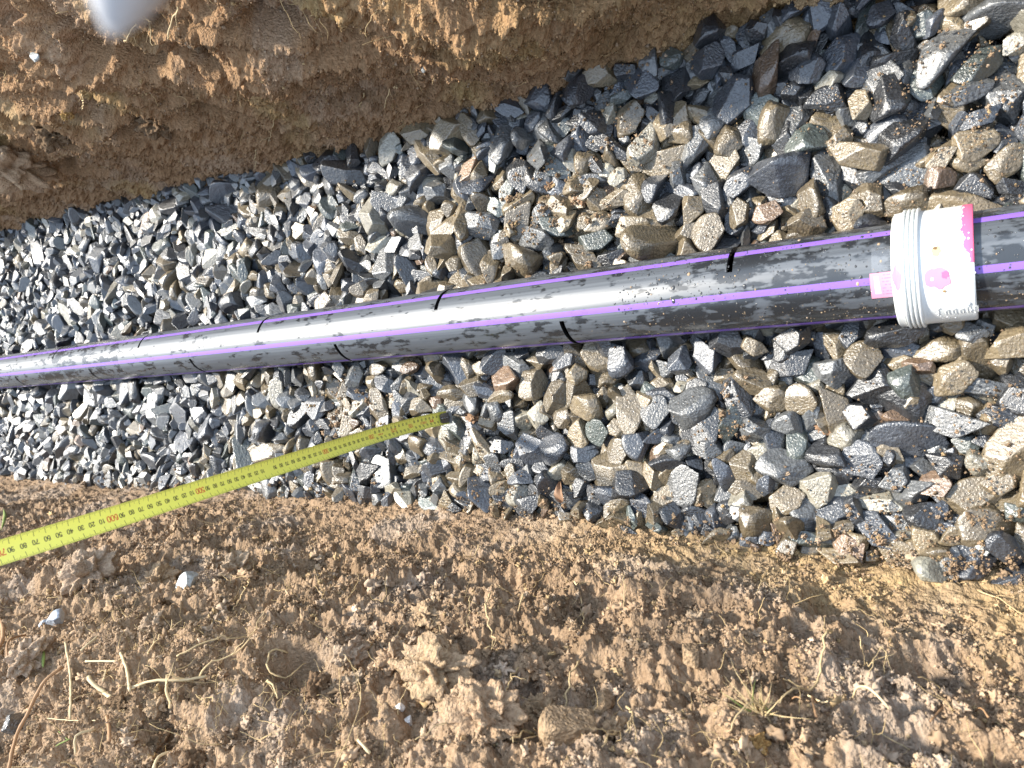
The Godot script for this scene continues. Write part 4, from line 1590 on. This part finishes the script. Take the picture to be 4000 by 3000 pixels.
	hero(0.306, -0.625, 49, 41, 60, "G", "a", "mid grey angular stone left of the soil crumbs on the gravel")
	hero(0.502, -0.615, 49, 49, 40, "B", "a", "dark blue-grey angular stone left of the foot of the trench wall")
	hero(0.310, -0.492, 48, 33, 5, "O", "a", "olive-brown dusty long angular stone right of the soil crumbs on the gravel")
	hero(0.256, 0.011, 48, 31, 30, "O", "r", "olive-brown dusty oval rounded stone right of the reddish muddy patch")
	hero(0.008, -0.049, 48, 40, 0, "O", "r", "olive-brown dusty rounded stone below the white coupling")
	hero(-0.148, -0.245, 48, 33, 30, "O", "a", "olive-brown dusty long angular stone above the sandy foot of the bank")
	hero(0.054, -0.487, 48, 45, 0, "B", "a", "dark blue-grey angular stone right of the first saw slot on the bank side")
	hero(-0.135, -0.296, 47, 27, -10, "O", "a", "olive-brown dusty slab-like sliver stone above the sandy foot of the bank")
	hero(-0.097, -0.150, 47, 39, -60, "B", "a", "dark blue-grey angular stone right of the sandy foot of the bank")
	hero(0.269, -0.364, 47, 38, 90, "O", "a", "olive-brown dusty long angular stone left of the saw slot beside the coupling")
	hero(-0.073, -0.458, 47, 44, 90, "B", "a", "dark blue-grey angular stone left of the middle of the bed on the bank side")
	hero(0.378, -0.783, 47, 44, 90, "B", "a", "dark blue-grey angular stone left of the soil crumbs on the gravel")
	hero(0.054, -0.349, 46, 39, 90, "B", "a", "dark blue-grey angular stone above the middle of the bed on the bank side")
	hero(-0.015, -0.259, 46, 37, 0, "O", "r", "olive-brown dusty rounded stone right of the middle of the bed on the bank side")
	hero(0.021, -0.183, 46, 46, 40, "G", "a", "mid grey angular stone below the purple-striped pipe near the coupling")
	hero(0.276, -0.516, 46, 31, 5, "O", "r", "olive-brown dusty oval rounded stone below the soil crumbs on the gravel")
	hero(0.357, -0.099, 46, 50, 0, "K", "a", "near-black angular stone above the reddish muddy patch")
	hero(0.281, -0.402, 46, 38, 40, "K", "a", "near-black angular stone left of the saw slot beside the coupling")
	hero(0.223, -0.159, 46, 33, 0, "O", "a", "olive-brown dusty long angular stone above the purple-striped pipe near the coupling")
	hero(0.070, -0.316, 46, 34, 10, "K", "a", "near-black long angular stone below the saw slot beside the coupling")
	hero(-0.000, -0.610, 45, 37, 60, "O", "a", "olive-brown dusty angular stone right of the tape hook")
	hero(0.287, -0.018, 45, 32, 30, "O", "a", "olive-brown dusty long angular stone right of the reddish muddy patch")
	hero(0.017, -0.289, 45, 31, -30, "O", "a", "olive-brown dusty long angular stone right of the middle of the bed on the bank side")
	hero(0.220, -0.202, 45, 28, 0, "O", "a", "olive-brown dusty long angular stone right of the saw slot beside the coupling")
	hero(-0.055, -0.289, 45, 38, 0, "G", "a", "mid grey angular stone right of the middle of the bed on the bank side")
	hero(0.437, -0.823, 45, 33, 90, "G", "a", "mid grey long angular stone left of the soil crumbs on the gravel")
	hero(0.306, -0.969, 44, 38, 0, "B", "a", "dark blue-grey angular stone left of the second saw slot on the wall side")
	hero(0.035, -0.563, 44, 44, 0, "O", "r", "olive-brown dusty rounded stone below the first saw slot on the bank side")
	hero(-0.164, -0.684, 44, 41, 0, "W", "a", "pale dusty cream angular stone right of the lower gravel edge below the tape hook")
	hero(-0.081, -0.354, 44, 39, 40, "G", "a", "mid grey angular stone above the sandy foot of the bank")
	hero(-0.123, -0.553, 44, 39, -60, "G", "a", "mid grey angular stone left of the middle of the bed on the bank side")
	hero(0.229, -0.335, 44, 44, 0, "O", "a", "olive-brown dusty angular stone left of the saw slot beside the coupling")
	hero(0.500, -0.420, 44, 32, 90, "G", "a", "mid grey long angular stone right of the foot of the trench wall")
	hero(0.315, -0.426, 44, 37, 60, "B", "a", "dark blue-grey angular stone right of the soil crumbs on the gravel")
	hero(-0.114, -0.112, 44, 32, 30, "G", "a", "mid grey long angular stone left of the lower right corner of the gravel")
	hero(0.516, -0.322, 44, 44, 0, "K", "a", "near-black angular stone right of the foot of the trench wall")
	hero(-0.005, -0.789, 44, 41, 40, "G", "a", "mid grey angular stone right of the tape hook")
	hero(0.508, -0.212, 43, 24, 10, "B", "a", "dark blue-grey slab-like sliver stone above the middle of the bed on the wall side")
	hero(-0.012, -1.087, 43, 36, 30, "W", "a", "pale dusty cream angular stone below the second saw slot on the bank side")
	hero(0.493, -0.382, 43, 41, 0, "N", "r", "greenish grey rounded stone right of the foot of the trench wall")
	hero(0.321, -1.066, 43, 30, 80, "O", "r", "olive-brown dusty oval rounded stone left of the second saw slot on the wall side")
	hero(0.251, -0.293, 43, 38, 60, "O", "a", "olive-brown dusty angular stone above the saw slot beside the coupling")
	hero(-0.102, -0.302, 43, 40, 0, "O", "a", "olive-brown dusty angular stone above the sandy foot of the bank")
	hero(0.466, -0.280, 43, 29, 20, "B", "a", "dark blue-grey long angular stone above the middle of the bed on the wall side")
	hero(-0.113, -0.003, 42, 31, 10, "O", "a", "olive-brown dusty long angular stone above the lower right corner of the gravel")
	hero(0.044, 0.006, 42, 41, 0, "O", "a", "olive-brown dusty angular stone right of the white coupling")
	hero(-0.133, -0.203, 42, 40, -60, "W", "a", "pale dusty cream angular stone right of the sandy foot of the bank")
	hero(0.057, -0.583, 42, 37, 0, "B", "a", "dark blue-grey angular stone below the first saw slot on the bank side")
	hero(-0.127, -0.586, 42, 42, 0, "O", "a", "olive-brown dusty angular stone right of the lower gravel edge below the tape hook")
	hero(0.303, -0.341, 42, 51, 0, "G", "r", "mid grey rounded stone left of the middle of the bed on the wall side")
	hero(0.348, -0.024, 42, 23, 10, "G", "a", "mid grey slab-like sliver stone below the upper right corner of the gravel")
	hero(0.316, -0.164, 42, 35, 60, "O", "a", "olive-brown dusty angular stone left of the reddish muddy patch")
	hero(-0.029, -0.428, 41, 41, 0, "G", "a", "mid grey angular stone above the middle of the bed on the bank side")
	hero(-0.032, -0.154, 41, 39, 90, "K", "a", "near-black angular stone below the purple-striped pipe near the coupling")
	hero(-0.058, -0.527, 41, 36, 0, "N", "a", "greenish grey angular stone left of the middle of the bed on the bank side")
	hero(-0.018, -0.222, 41, 34, -60, "O", "a", "olive-brown dusty angular stone below the purple-striped pipe near the coupling")
	hero(0.328, -0.387, 41, 31, 90, "G", "a", "mid grey long angular stone left of the middle of the bed on the wall side")
	hero(-0.103, -0.777, 40, 35, 90, "W", "r", "pale dusty cream rounded stone above the lower gravel edge below the tape hook")
	hero(0.047, -0.392, 40, 38, -60, "B", "a", "dark blue-grey angular stone below the saw slot beside the coupling")
	hero(-0.094, -0.059, 40, 35, 0, "K", "a", "near-black angular stone above the lower right corner of the gravel")
	hero(-0.085, -0.123, 40, 22, 0, "O", "a", "olive-brown dusty slab-like sliver stone left of the lower right corner of the gravel")
	hero(-0.035, -0.600, 40, 29, 90, "O", "a", "olive-brown dusty long angular stone below the first saw slot on the bank side")
	hero(-0.116, -0.741, 40, 34, -20, "G", "a", "mid grey angular stone above the lower gravel edge below the tape hook")
	hero(0.500, -0.720, 40, 37, 0, "O", "a", "olive-brown dusty angular stone left of the soil crumbs on the gravel")
	hero(0.245, -0.255, 40, 26, 0, "R", "a", "rusty brown long angular stone above the saw slot beside the coupling")
	hero(-0.063, -0.172, 39, 39, 0, "W", "r", "pale dusty cream rounded stone above the sandy foot of the bank")
	hero(0.343, -0.555, 39, 37, 0, "O", "a", "olive-brown dusty angular stone right of the soil crumbs on the gravel")
	hero(0.035, -0.141, 39, 39, 0, "O", "a", "olive-brown dusty angular stone below the white coupling")
	hero(-0.156, -0.537, 38, 36, 0, "K", "a", "near-black angular stone left of the middle of the bed on the bank side")
	hero(-0.091, -0.492, 38, 38, 0, "O", "a", "olive-brown dusty angular stone left of the middle of the bed on the bank side")
	hero(0.314, -0.011, 38, 23, 20, "B", "a", "dark blue-grey long angular stone below the upper right corner of the gravel")
	hero(0.026, -0.084, 37, 26, 0, "R", "a", "rusty brown long angular stone below the white coupling")
	hero(-0.035, -0.006, 37, 30, 0, "K", "a", "near-black long angular stone above the lower right corner of the gravel")
	hero(-0.050, -0.240, 37, 33, 0, "G", "a", "mid grey angular stone below the saw slot beside the coupling")
	hero(-0.003, -0.870, 36, 30, 10, "R", "a", "rusty brown angular stone above the tape hook")
	hero(0.497, -0.263, 36, 36, 0, "K", "a", "small near-black angular stone above the middle of the bed on the wall side")
	hero(-0.056, -0.496, 35, 30, 0, "O", "r", "small olive-brown dusty rounded stone left of the middle of the bed on the bank side")
	hero(0.341, -0.480, 35, 33, 0, "W", "a", "small pale dusty cream angular stone right of the soil crumbs on the gravel")
	hero(-0.091, -0.027, 34, 34, 0, "W", "r", "small pale dusty cream rounded stone above the lower right corner of the gravel")
	hero(0.450, -0.080, 34, 24, 70, "O", "r", "small olive-brown dusty oval rounded stone left of the upper right corner of the gravel")
	hero(0.459, -0.189, 32, 13, 70, "R", "a", "small rusty brown slab-like sliver stone above the middle of the bed on the wall side")
	hero(0.467, -0.108, 30, 28, 0, "B", "a", "small dark blue-grey angular stone left of the upper right corner of the gravel")
	hero(0.274, -0.051, 29, 29, 0, "O", "a", "small olive-brown dusty angular stone right of the reddish muddy patch")
	hero(0.058, -0.029, 28, 26, 0, "G", "r", "small mid grey rounded stone below the white coupling")
	hero(-0.038, -0.113, 26, 18, -20, "R", "a", "small rusty brown long angular stone above the lower right corner of the gravel")
	hero(-0.018, -0.095, 26, 24, 0, "O", "a", "small olive-brown dusty angular stone below the white coupling")
	hero(0.342, -0.042, 21, 21, 0, "O", "r", "small olive-brown dusty rounded stone below the upper right corner of the gravel")

func set_strands() -> void:
	strand("R", [Vector2(-0.967, 0.526), Vector2(-1.000, 0.520), Vector2(-1.027, 0.506), Vector2(-1.086, 0.473)], 3.2, "root", 0.012, "thick pale root hanging straight down beside the blurred grey cord end", "")
	strand("R", [Vector2(-1.071, 0.540), Vector2(-1.077, 0.520), Vector2(-1.084, 0.504), Vector2(-1.095, 0.486)], 2.2, "root", 0.01, "thin pale forked root slanting across dark hollow in the trench wall", "")
	strand("R", [Vector2(-1.100, 0.533), Vector2(-1.151, 0.519), Vector2(-1.204, 0.489)], 2.3, "root", 0.01, "pale root hanging below the tip of the blurred grey cord end", "")
	strand("R", [Vector2(-1.378, 0.485), Vector2(-1.406, 0.467), Vector2(-1.483, 0.440)], 2.7, "root", 0.008, "pale branched root on trench wall above the gravel's far end", "")
	strand("R", [Vector2(-1.120, 0.253), Vector2(-1.208, 0.204)], 2.0, "root", 0.004, "short straight straw stuck on the trench wall midway up", "")
	strand("R", [Vector2(-1.270, 0.190), Vector2(-1.384, 0.113)], 2.0, "root", 0.004, "short root end hanging from trench wall just above far gravel", "")
	strand("R", [Vector2(-1.124, 0.519), Vector2(-1.143, 0.496), Vector2(-1.161, 0.481)], 1.5, "root", 0.008, "thin yellow root right of the root under the grey cord", "")
	strand("R", [Vector2(-0.620, 0.200), Vector2(-0.624, 0.185), Vector2(-0.647, 0.145)], 2.1, "root", 0.005, "thin root curling on brown trench wall above the mid gravel edge", "")
	strand("R", [Vector2(-0.831, 0.219), Vector2(-0.861, 0.204), Vector2(-0.883, 0.197)], 2.8, "root", 0.005, "short rust-coloured root on the wall close above grey stones", "")
	strand("R", [Vector2(-0.908, 0.220), Vector2(-0.937, 0.204), Vector2(-0.969, 0.180)], 2.7, "root", 0.005, "thin orange-brown root on the wall left of the short rust root", "")
	strand("R", [Vector2(-0.695, 0.209), Vector2(-0.717, 0.195), Vector2(-0.736, 0.182)], 1.3, "root", 0.004, "fine rootlet on the lower trench wall above the cream stone", "")
	strand("L", [Vector2(-0.693, 0.202), Vector2(-0.683, 0.235), Vector2(-0.678, 0.258)], 3.0, "root", 0.004, "forked pale root on the bank below the mid gravel edge", "")
	strand("L", [Vector2(-0.567, 0.291), Vector2(-0.556, 0.321), Vector2(-0.542, 0.353)], 3.1, "root", 0.006, "curled pink-tan root above the hollow in the middle of the bank", "")
	strand("L", [Vector2(-0.469, 0.288), Vector2(-0.441, 0.325), Vector2(-0.415, 0.372)], 2.8, "root", 0.005, "long wavy root running down the bank right of the hollow", "")
	strand("L", [Vector2(-0.548, 0.365), Vector2(-0.532, 0.400), Vector2(-0.499, 0.434), Vector2(-0.495, 0.454)], 3.5, "root", 0.006, "thick crooked root in the middle of the bank below the hollow", "")
	strand("L", [Vector2(-0.508, 0.351), Vector2(-0.501, 0.376)], 3.7, "root", 0.006, "short pinkish broken root end in the middle of the bank", "")
	strand("L", [Vector2(-0.597, 0.490), Vector2(-0.579, 0.502), Vector2(-0.560, 0.516)], 4.1, "root", 0.006, "short thick pale root across top of the big clod", "")
	strand("L", [Vector2(-0.447, 0.462), Vector2(-0.432, 0.499), Vector2(-0.400, 0.548)], 2.7, "root", 0.01, "long upright pale root between two big clods low on the bank", "")
	strand("L", [Vector2(-0.391, 0.419), Vector2(-0.382, 0.460), Vector2(-0.376, 0.493), Vector2(-0.369, 0.518), Vector2(-0.370, 0.561)], 2.8, "root", 0.008, "longest pale root slanting down past the smooth flat clod", "")
	strand("L", [Vector2(-0.384, 0.529), Vector2(-0.379, 0.553), Vector2(-0.374, 0.574)], 3.6, "root", 0.01, "thick pale root left of the smooth flat clod at the bottom edge", "")
	strand("L", [Vector2(-0.430, 0.485), Vector2(-0.439, 0.514), Vector2(-0.440, 0.552), Vector2(-0.450, 0.580), Vector2(-0.462, 0.606)], 2.9, "root", 0.008, "long pale root slanting across the big clod at the bottom edge", "")
	strand("L", [Vector2(-0.307, 0.473), Vector2(-0.288, 0.500), Vector2(-0.278, 0.533)], 3.3, "root", 0.008, "upright pale root right of the smooth flat clod", "")
	strand("L", [Vector2(-0.299, 0.512), Vector2(-0.298, 0.529), Vector2(-0.295, 0.543)], 2.6, "root", 0.008, "greyish root over dark gap right of the smooth flat clod", "")
	strand("L", [Vector2(-0.583, 0.457), Vector2(-0.588, 0.466), Vector2(-0.592, 0.481)], 2.7, "root", 0.006, "short forked root lying level over the big clod", "")
	strand("L", [Vector2(-0.429, 0.547), Vector2(-0.420, 0.563)], 2.8, "straw", 0.008, "short straw stub on the clod at the bottom edge", "")
	strand("L", [Vector2(-0.537, 0.616), Vector2(-0.521, 0.625), Vector2(-0.505, 0.629)], 3.5, "straw", 0.008, "pale straw stub at the bottom edge left of the big clods", "")
	strand("L", [Vector2(-0.604, 0.410), Vector2(-0.585, 0.436)], 1.8, "root", 0.005, "fine root over the dark crack above the big clods", "")
	strand("L", [Vector2(-0.583, 0.367), Vector2(-0.563, 0.395), Vector2(-0.543, 0.424)], 2.1, "root", 0.005, "thin root hanging left of the thick crooked root", "")
	strand("L", [Vector2(-0.394, 0.287), Vector2(-0.388, 0.312)], 2.0, "root", 0.004, "thin rust root on the right part of the bank", "")
	strand("L", [Vector2(-0.400, 0.568), Vector2(-0.405, 0.545)], 2.5, "straw", 0.008, "stubby straw between roots at the bottom edge", "")
	strand("L", [Vector2(-0.156, 0.284), Vector2(-0.158, 0.316), Vector2(-0.163, 0.347), Vector2(-0.173, 0.397), Vector2(-0.185, 0.432), Vector2(-0.195, 0.460), Vector2(-0.205, 0.482)], 3.4, "root", 0.01, "long root trailing from the dry grass tuft at lower right", "")
	strand("L", [Vector2(-0.130, 0.351), Vector2(-0.121, 0.364), Vector2(-0.110, 0.376), Vector2(-0.093, 0.383)], 3.0, "straw", 0.008, "long pale bent straw right of the dry grass tuft", "")
	strand("L", [Vector2(-0.165, 0.375), Vector2(-0.150, 0.385), Vector2(-0.144, 0.386)], 2.1, "straw", 0.008, "pale straw lying above the orange twig at lower right", "")
	strand("L", [Vector2(-0.155, 0.386), Vector2(-0.155, 0.401), Vector2(-0.146, 0.422)], 2.7, "twig", 0.008, "hooked orange-brown twig right of the dry grass tuft", "")
	strand("L", [Vector2(-0.056, 0.352), Vector2(-0.062, 0.378)], 2.2, "twig", 0.008, "short brown twig in the lower right corner", "")
	strand("L", [Vector2(-0.032, 0.332), Vector2(-0.027, 0.346), Vector2(-0.022, 0.360)], 2.0, "twig", 0.008, "brown twig by the wet streak in the lower right corner", "")
	strand("L", [Vector2(-0.184, 0.374), Vector2(-0.175, 0.385), Vector2(-0.167, 0.392)], 1.9, "twig", 0.006, "pinkish twig crossing the long trailing root", "")
	strand("L", [Vector2(-0.116, 0.263), Vector2(-0.110, 0.276), Vector2(-0.109, 0.290)], 2.2, "root", 0.005, "crooked root on the bank above the bent straw", "")
	strand("L", [Vector2(-0.129, 0.297), Vector2(-0.120, 0.315), Vector2(-0.114, 0.324), Vector2(-0.118, 0.336)], 1.8, "root", 0.005, "wavy thin root left of the pit at lower right", "")
	strand("L", [Vector2(-0.135, 0.261), Vector2(-0.131, 0.276)], 2.1, "root", 0.005, "short root stub in the middle of the right bank", "")
	strand("L", [Vector2(-0.246, 0.189), Vector2(-0.248, 0.211), Vector2(-0.246, 0.247)], 2.2, "root", 0.005, "fine forked root under the sandy patch on the bank", "")
	strand("L", [Vector2(-0.031, 0.132), Vector2(-0.015, 0.148), Vector2(0.007, 0.170)], 1.6, "root", 0.004, "thin root running toward the right edge of the bank", "")
	strand("L", [Vector2(-0.173, 0.254), Vector2(-0.165, 0.283)], 1.8, "root", 0.004, "thin upright root beside the small pit in the bank", "")
	strand("L", [Vector2(-0.082, 0.276), Vector2(-0.076, 0.282)], 1.6, "root", 0.004, "small pale rootlet right of the wavy thin root", "")
	strand("L", [Vector2(-0.101, 0.395), Vector2(-0.080, 0.394)], 1.3, "straw", 0.006, "thin straw near the bottom edge right of the hooked twig", "")
	strand("L", [Vector2(-1.388, 0.641), Vector2(-1.326, 0.655), Vector2(-1.268, 0.674), Vector2(-1.195, 0.713)], 7.6, "twig", 0.008, "thick brown bent twig at the left edge below the tape", "")
	strand("L", [Vector2(-1.246, 0.652), Vector2(-1.209, 0.677), Vector2(-1.157, 0.700)], 4.1, "twig", 0.006, "short brown twig next to the thick bent twig", "")
	strand("L", [Vector2(-1.066, 0.671), Vector2(-1.066, 0.694), Vector2(-1.073, 0.712), Vector2(-1.063, 0.734), Vector2(-1.065, 0.756), Vector2(-1.044, 0.777), Vector2(-1.032, 0.791)], 5.5, "twig", 0.008, "longest reddish twig curving to the lower left corner", "")
	strand("L", [Vector2(-1.106, 0.646), Vector2(-1.037, 0.675), Vector2(-0.983, 0.697), Vector2(-0.963, 0.717)], 3.6, "straw", 0.008, "upright pale straw right of the longest reddish twig", "")
	strand("L", [Vector2(-1.049, 0.626), Vector2(-1.044, 0.640), Vector2(-1.042, 0.652)], 3.8, "straw", 0.008, "slanting pale straw ending at the level straw", "")
	strand("L", [Vector2(-1.037, 0.654), Vector2(-0.981, 0.638)], 3.3, "straw", 0.008, "level pale straw in the lower left", "")
	strand("L", [Vector2(-1.027, 0.659), Vector2(-0.984, 0.671), Vector2(-0.948, 0.676), Vector2(-0.910, 0.679)], 6.7, "straw", 0.008, "thick jointed straw below the level straw", "")
	strand("L", [Vector2(-0.979, 0.631), Vector2(-0.925, 0.648), Vector2(-0.860, 0.672)], 4.5, "straw", 0.008, "thick straw running down right of the level straw", "")
	strand("L", [Vector2(-0.867, 0.667), Vector2(-0.845, 0.653), Vector2(-0.819, 0.636), Vector2(-0.806, 0.613)], 3.9, "straw", 0.008, "long pale straw meeting the root clump from the left", "")
	strand("L", [Vector2(-0.885, 0.699), Vector2(-0.858, 0.708), Vector2(-0.837, 0.716)], 4.9, "twig", 0.008, "thick brown twig stub near the bottom edge at lower left", "")
	strand("L", [Vector2(-0.902, 0.714), Vector2(-0.905, 0.726), Vector2(-0.905, 0.743)], 3.9, "straw", 0.006, "flat straw left of the thick brown twig stub", "")
	strand("L", [Vector2(-0.989, 0.651), Vector2(-0.957, 0.667)], 3.4, "straw", 0.006, "short straw stub inside the thick jointed straw's bend", "")
	strand("L", [Vector2(-0.765, 0.697), Vector2(-0.761, 0.708), Vector2(-0.753, 0.719)], 3.9, "straw", 0.008, "pale straw stub at the bottom edge under the root clump", "")
	strand("L", [Vector2(-0.809, 0.662), Vector2(-0.822, 0.646), Vector2(-0.814, 0.624), Vector2(-0.810, 0.600), Vector2(-0.800, 0.572), Vector2(-0.799, 0.553)], 4.4, "root", 0.012, "thick root along the lower side of the dense root clump", "")
	strand("L", [Vector2(-0.855, 0.614), Vector2(-0.844, 0.595), Vector2(-0.833, 0.568), Vector2(-0.825, 0.540), Vector2(-0.831, 0.509)], 3.0, "root", 0.012, "root along the upper side of the dense root clump", "")
	strand("L", [Vector2(-0.731, 0.588), Vector2(-0.705, 0.594), Vector2(-0.670, 0.609)], 4.5, "root", 0.008, "stout pale root right of the dense root clump", "")
	strand("L", [Vector2(-0.764, 0.529), Vector2(-0.771, 0.544), Vector2(-0.754, 0.566), Vector2(-0.734, 0.557), Vector2(-0.736, 0.525)], 3.7, "root", 0.012, "looping root over the dark hollow right of the root clump", "")
	strand("L", [Vector2(-0.933, 0.617), Vector2(-0.940, 0.596), Vector2(-0.958, 0.573), Vector2(-0.966, 0.564)], 2.7, "root", 0.006, "thin root left of the root clump below the small clods", "")
	strand("L", [Vector2(-0.980, 0.429), Vector2(-0.949, 0.462), Vector2(-0.929, 0.495)], 2.9, "root", 0.006, "pale root slanting on the crumbly bank below the tape", "")
	strand("L", [Vector2(-1.017, 0.728), Vector2(-0.969, 0.716), Vector2(-0.908, 0.706)], 1.4, "straw", 0.008, "fine pale straw lying level near the lower left corner", "")
	strand("L", [Vector2(-0.965, 0.732), Vector2(-0.933, 0.735)], 2.2, "grass", 0.01, "small green grass blade near the lower left corner", "")
	strand("L", [Vector2(-0.930, 0.731), Vector2(-0.944, 0.744)], 2.2, "grass", 0.01, "yellow-green grass blade crossing the small green one", "")
	strand("L", [Vector2(-1.135, 0.665), Vector2(-1.116, 0.679)], 5.5, "grass", 0.008, "broad green leaf blade left of the level straw", "")
	strand("L", [Vector2(-2.260, 0.327), Vector2(-2.148, 0.364), Vector2(-2.065, 0.401)], 9.4, "grass", 0.012, "bright green grass blade above the tape at the left edge", "")

func set_clods() -> void:
	clod("L", -1.296, 0.520, 79, 76, "grey", "large grey-pink clod just below the tape at lower left")
	clod("L", -1.199, 0.464, 50, 59, "tan", "tan pointed clod right of the large grey-pink clod")
	clod("L", -1.127, 0.398, 31, 28, "grey", "small pale grey clod up the bank between tape and root clump")
	clod("L", -1.008, 0.567, 33, 35, "grey", "pinkish rounded clod in the middle of the lower left bank")
	clod("L", -1.148, 0.680, 46, 53, "grey", "pale grey clod left of the level straw")
	clod("L", -1.039, 0.409, 53, 59, "grey", "rough grey clod on the bank right of the small pale clod")
	clod("L", -0.650, 0.574, 28, 28, "dark", "dark clod in the hollow right of the root clump")
	clod("L", -0.718, 0.698, 33, 26, "dark", "dark clod at the bottom edge under the root clump")
	clod("L", -0.887, 0.679, 36, 20, "dark", "dark brown clod under the thick jointed straw")
	clod("L", -1.596, 0.478, 56, 40, "tan", "flat tan clod touching the lower edge of the tape")
	clod("L", -0.831, 0.666, 21, 23, "tan", "small tan clod beside the thick straw's lower end")
	clod("L", -1.070, 0.526, 27, 20, "dark", "small dark clod above the pinkish rounded clod")
	clod("L", -0.810, 0.694, 33, 28, "dark", "brown crumbly clod near the bottom edge left of the stub")
	clod("L", -0.660, 0.508, 34, 46, "grey", "knobbly white-grey clod right of the dense root clump")
	clod("L", -0.615, 0.551, 28, 26, "grey", "lower half of the knobbly grey clod pair by the root clump")
	clod("L", -0.518, 0.515, 85, 59, "tan", "largest grey-brown clod in the middle of the bottom edge")
	clod("L", -0.426, 0.549, 76, 52, "tan", "tan clod with roots at the bottom edge under the largest clod")
	clod("L", -0.337, 0.530, 44, 39, "smooth", "smooth flat-faced tan clod at the bottom edge")
	clod("L", -0.339, 0.469, 18, 36, "smooth", "pale upright clod above the smooth flat-faced clod")
	clod("L", -0.437, 0.450, 30, 29, "tan", "brown clod above the dark gap low on the bank")
	clod("L", -0.402, 0.497, 41, 31, "tan", "rounded brown clod above the smooth flat-faced clod")
	clod("L", -0.309, 0.502, 17, 27, "tan", "leaning flake-shaped clod right of the smooth flat-faced clod")
	clod("L", -0.566, 0.465, 62, 33, "tan", "brown rooty clod above the largest clod")
	clod("L", -0.622, 0.418, 48, 27, "tan", "low brown clod above the dark crack")
	clod("L", -0.594, 0.503, 32, 36, "tan", "clod with a thick root on the left of the largest clod")
	clod("L", -0.488, 0.603, 36, 27, "tan", "clod at the bottom edge left of the rooty tan clod")
	clod("L", -0.276, 0.384, 19, 25, "smooth", "small grey-brown clod at the left of the lower right bank")
	clod("L", -0.211, 0.469, 19, 14, "tan", "clod under the dry grass tuft's root")
	clod("L", -0.187, 0.467, 16, 20, "sand", "sandy clod under the dry grass tuft")
	clod("L", -0.294, 0.314, 24, 24, "grey", "grey-brown soft clod below the sandy patch")
	clod("L", -0.082, 0.107, 29, 25, "stone", "grey stone half buried in sandy soil at the right")
	clod("L", -1.068, 0.480, 25, 28, "palestone", "pale blue-grey stone stuck in the bank left of the rough grey clod")
	clod("L", -1.219, 0.616, 20, 23, "bluestone", "blue-white chipped stone on the bank below the grey-pink clod")
	clod("L", -1.254, 0.621, 13, 19, "bluestone", "thin blue-white stone flake beside the chipped stone")
	clod("L", -1.096, 0.751, 24, 24, "darkstone", "dark rounded stone in the lower left corner")
	clod("L", -0.534, 0.560, 11, 11, "white", "white pebble in the largest clod")
	clod("L", -0.537, 0.575, 8, 10, "white", "smaller dull white pebble left of the white pebble")
	clod("L", -0.516, 0.569, 9, 10, "white", "cream pebble below the white pebble")
	clod("R", -1.359, 0.562, 20, 11, "palestone", "small blue-grey stone low in the upper left trench wall")
	clod("R", -0.713, 0.276, 9, 9, "palestone", "tiny grey pebble in the trench wall")
	clod("R", -1.498, 0.456, 19, 19, "sand", "orange-tan lump in the trench wall's left part")
	clod("R", -1.902, 0.420, 115, 161, "tan", "broad tan lump at the left edge of the trench wall")
	clod("R", -1.385, 0.342, 82, 56, "dark", "dark chunky clod in the middle of the left trench wall")
	clod("R", -1.106, 0.457, 81, 46, "tan", "bright jutting lump above the dark pit in the trench wall")
	clod("R", -1.061, 0.437, 53, 48, "dark", "dark block in the pit of the trench wall")
	clod("R", -1.659, 0.422, 91, 60, "dark", "dark ledge block in the left trench wall")
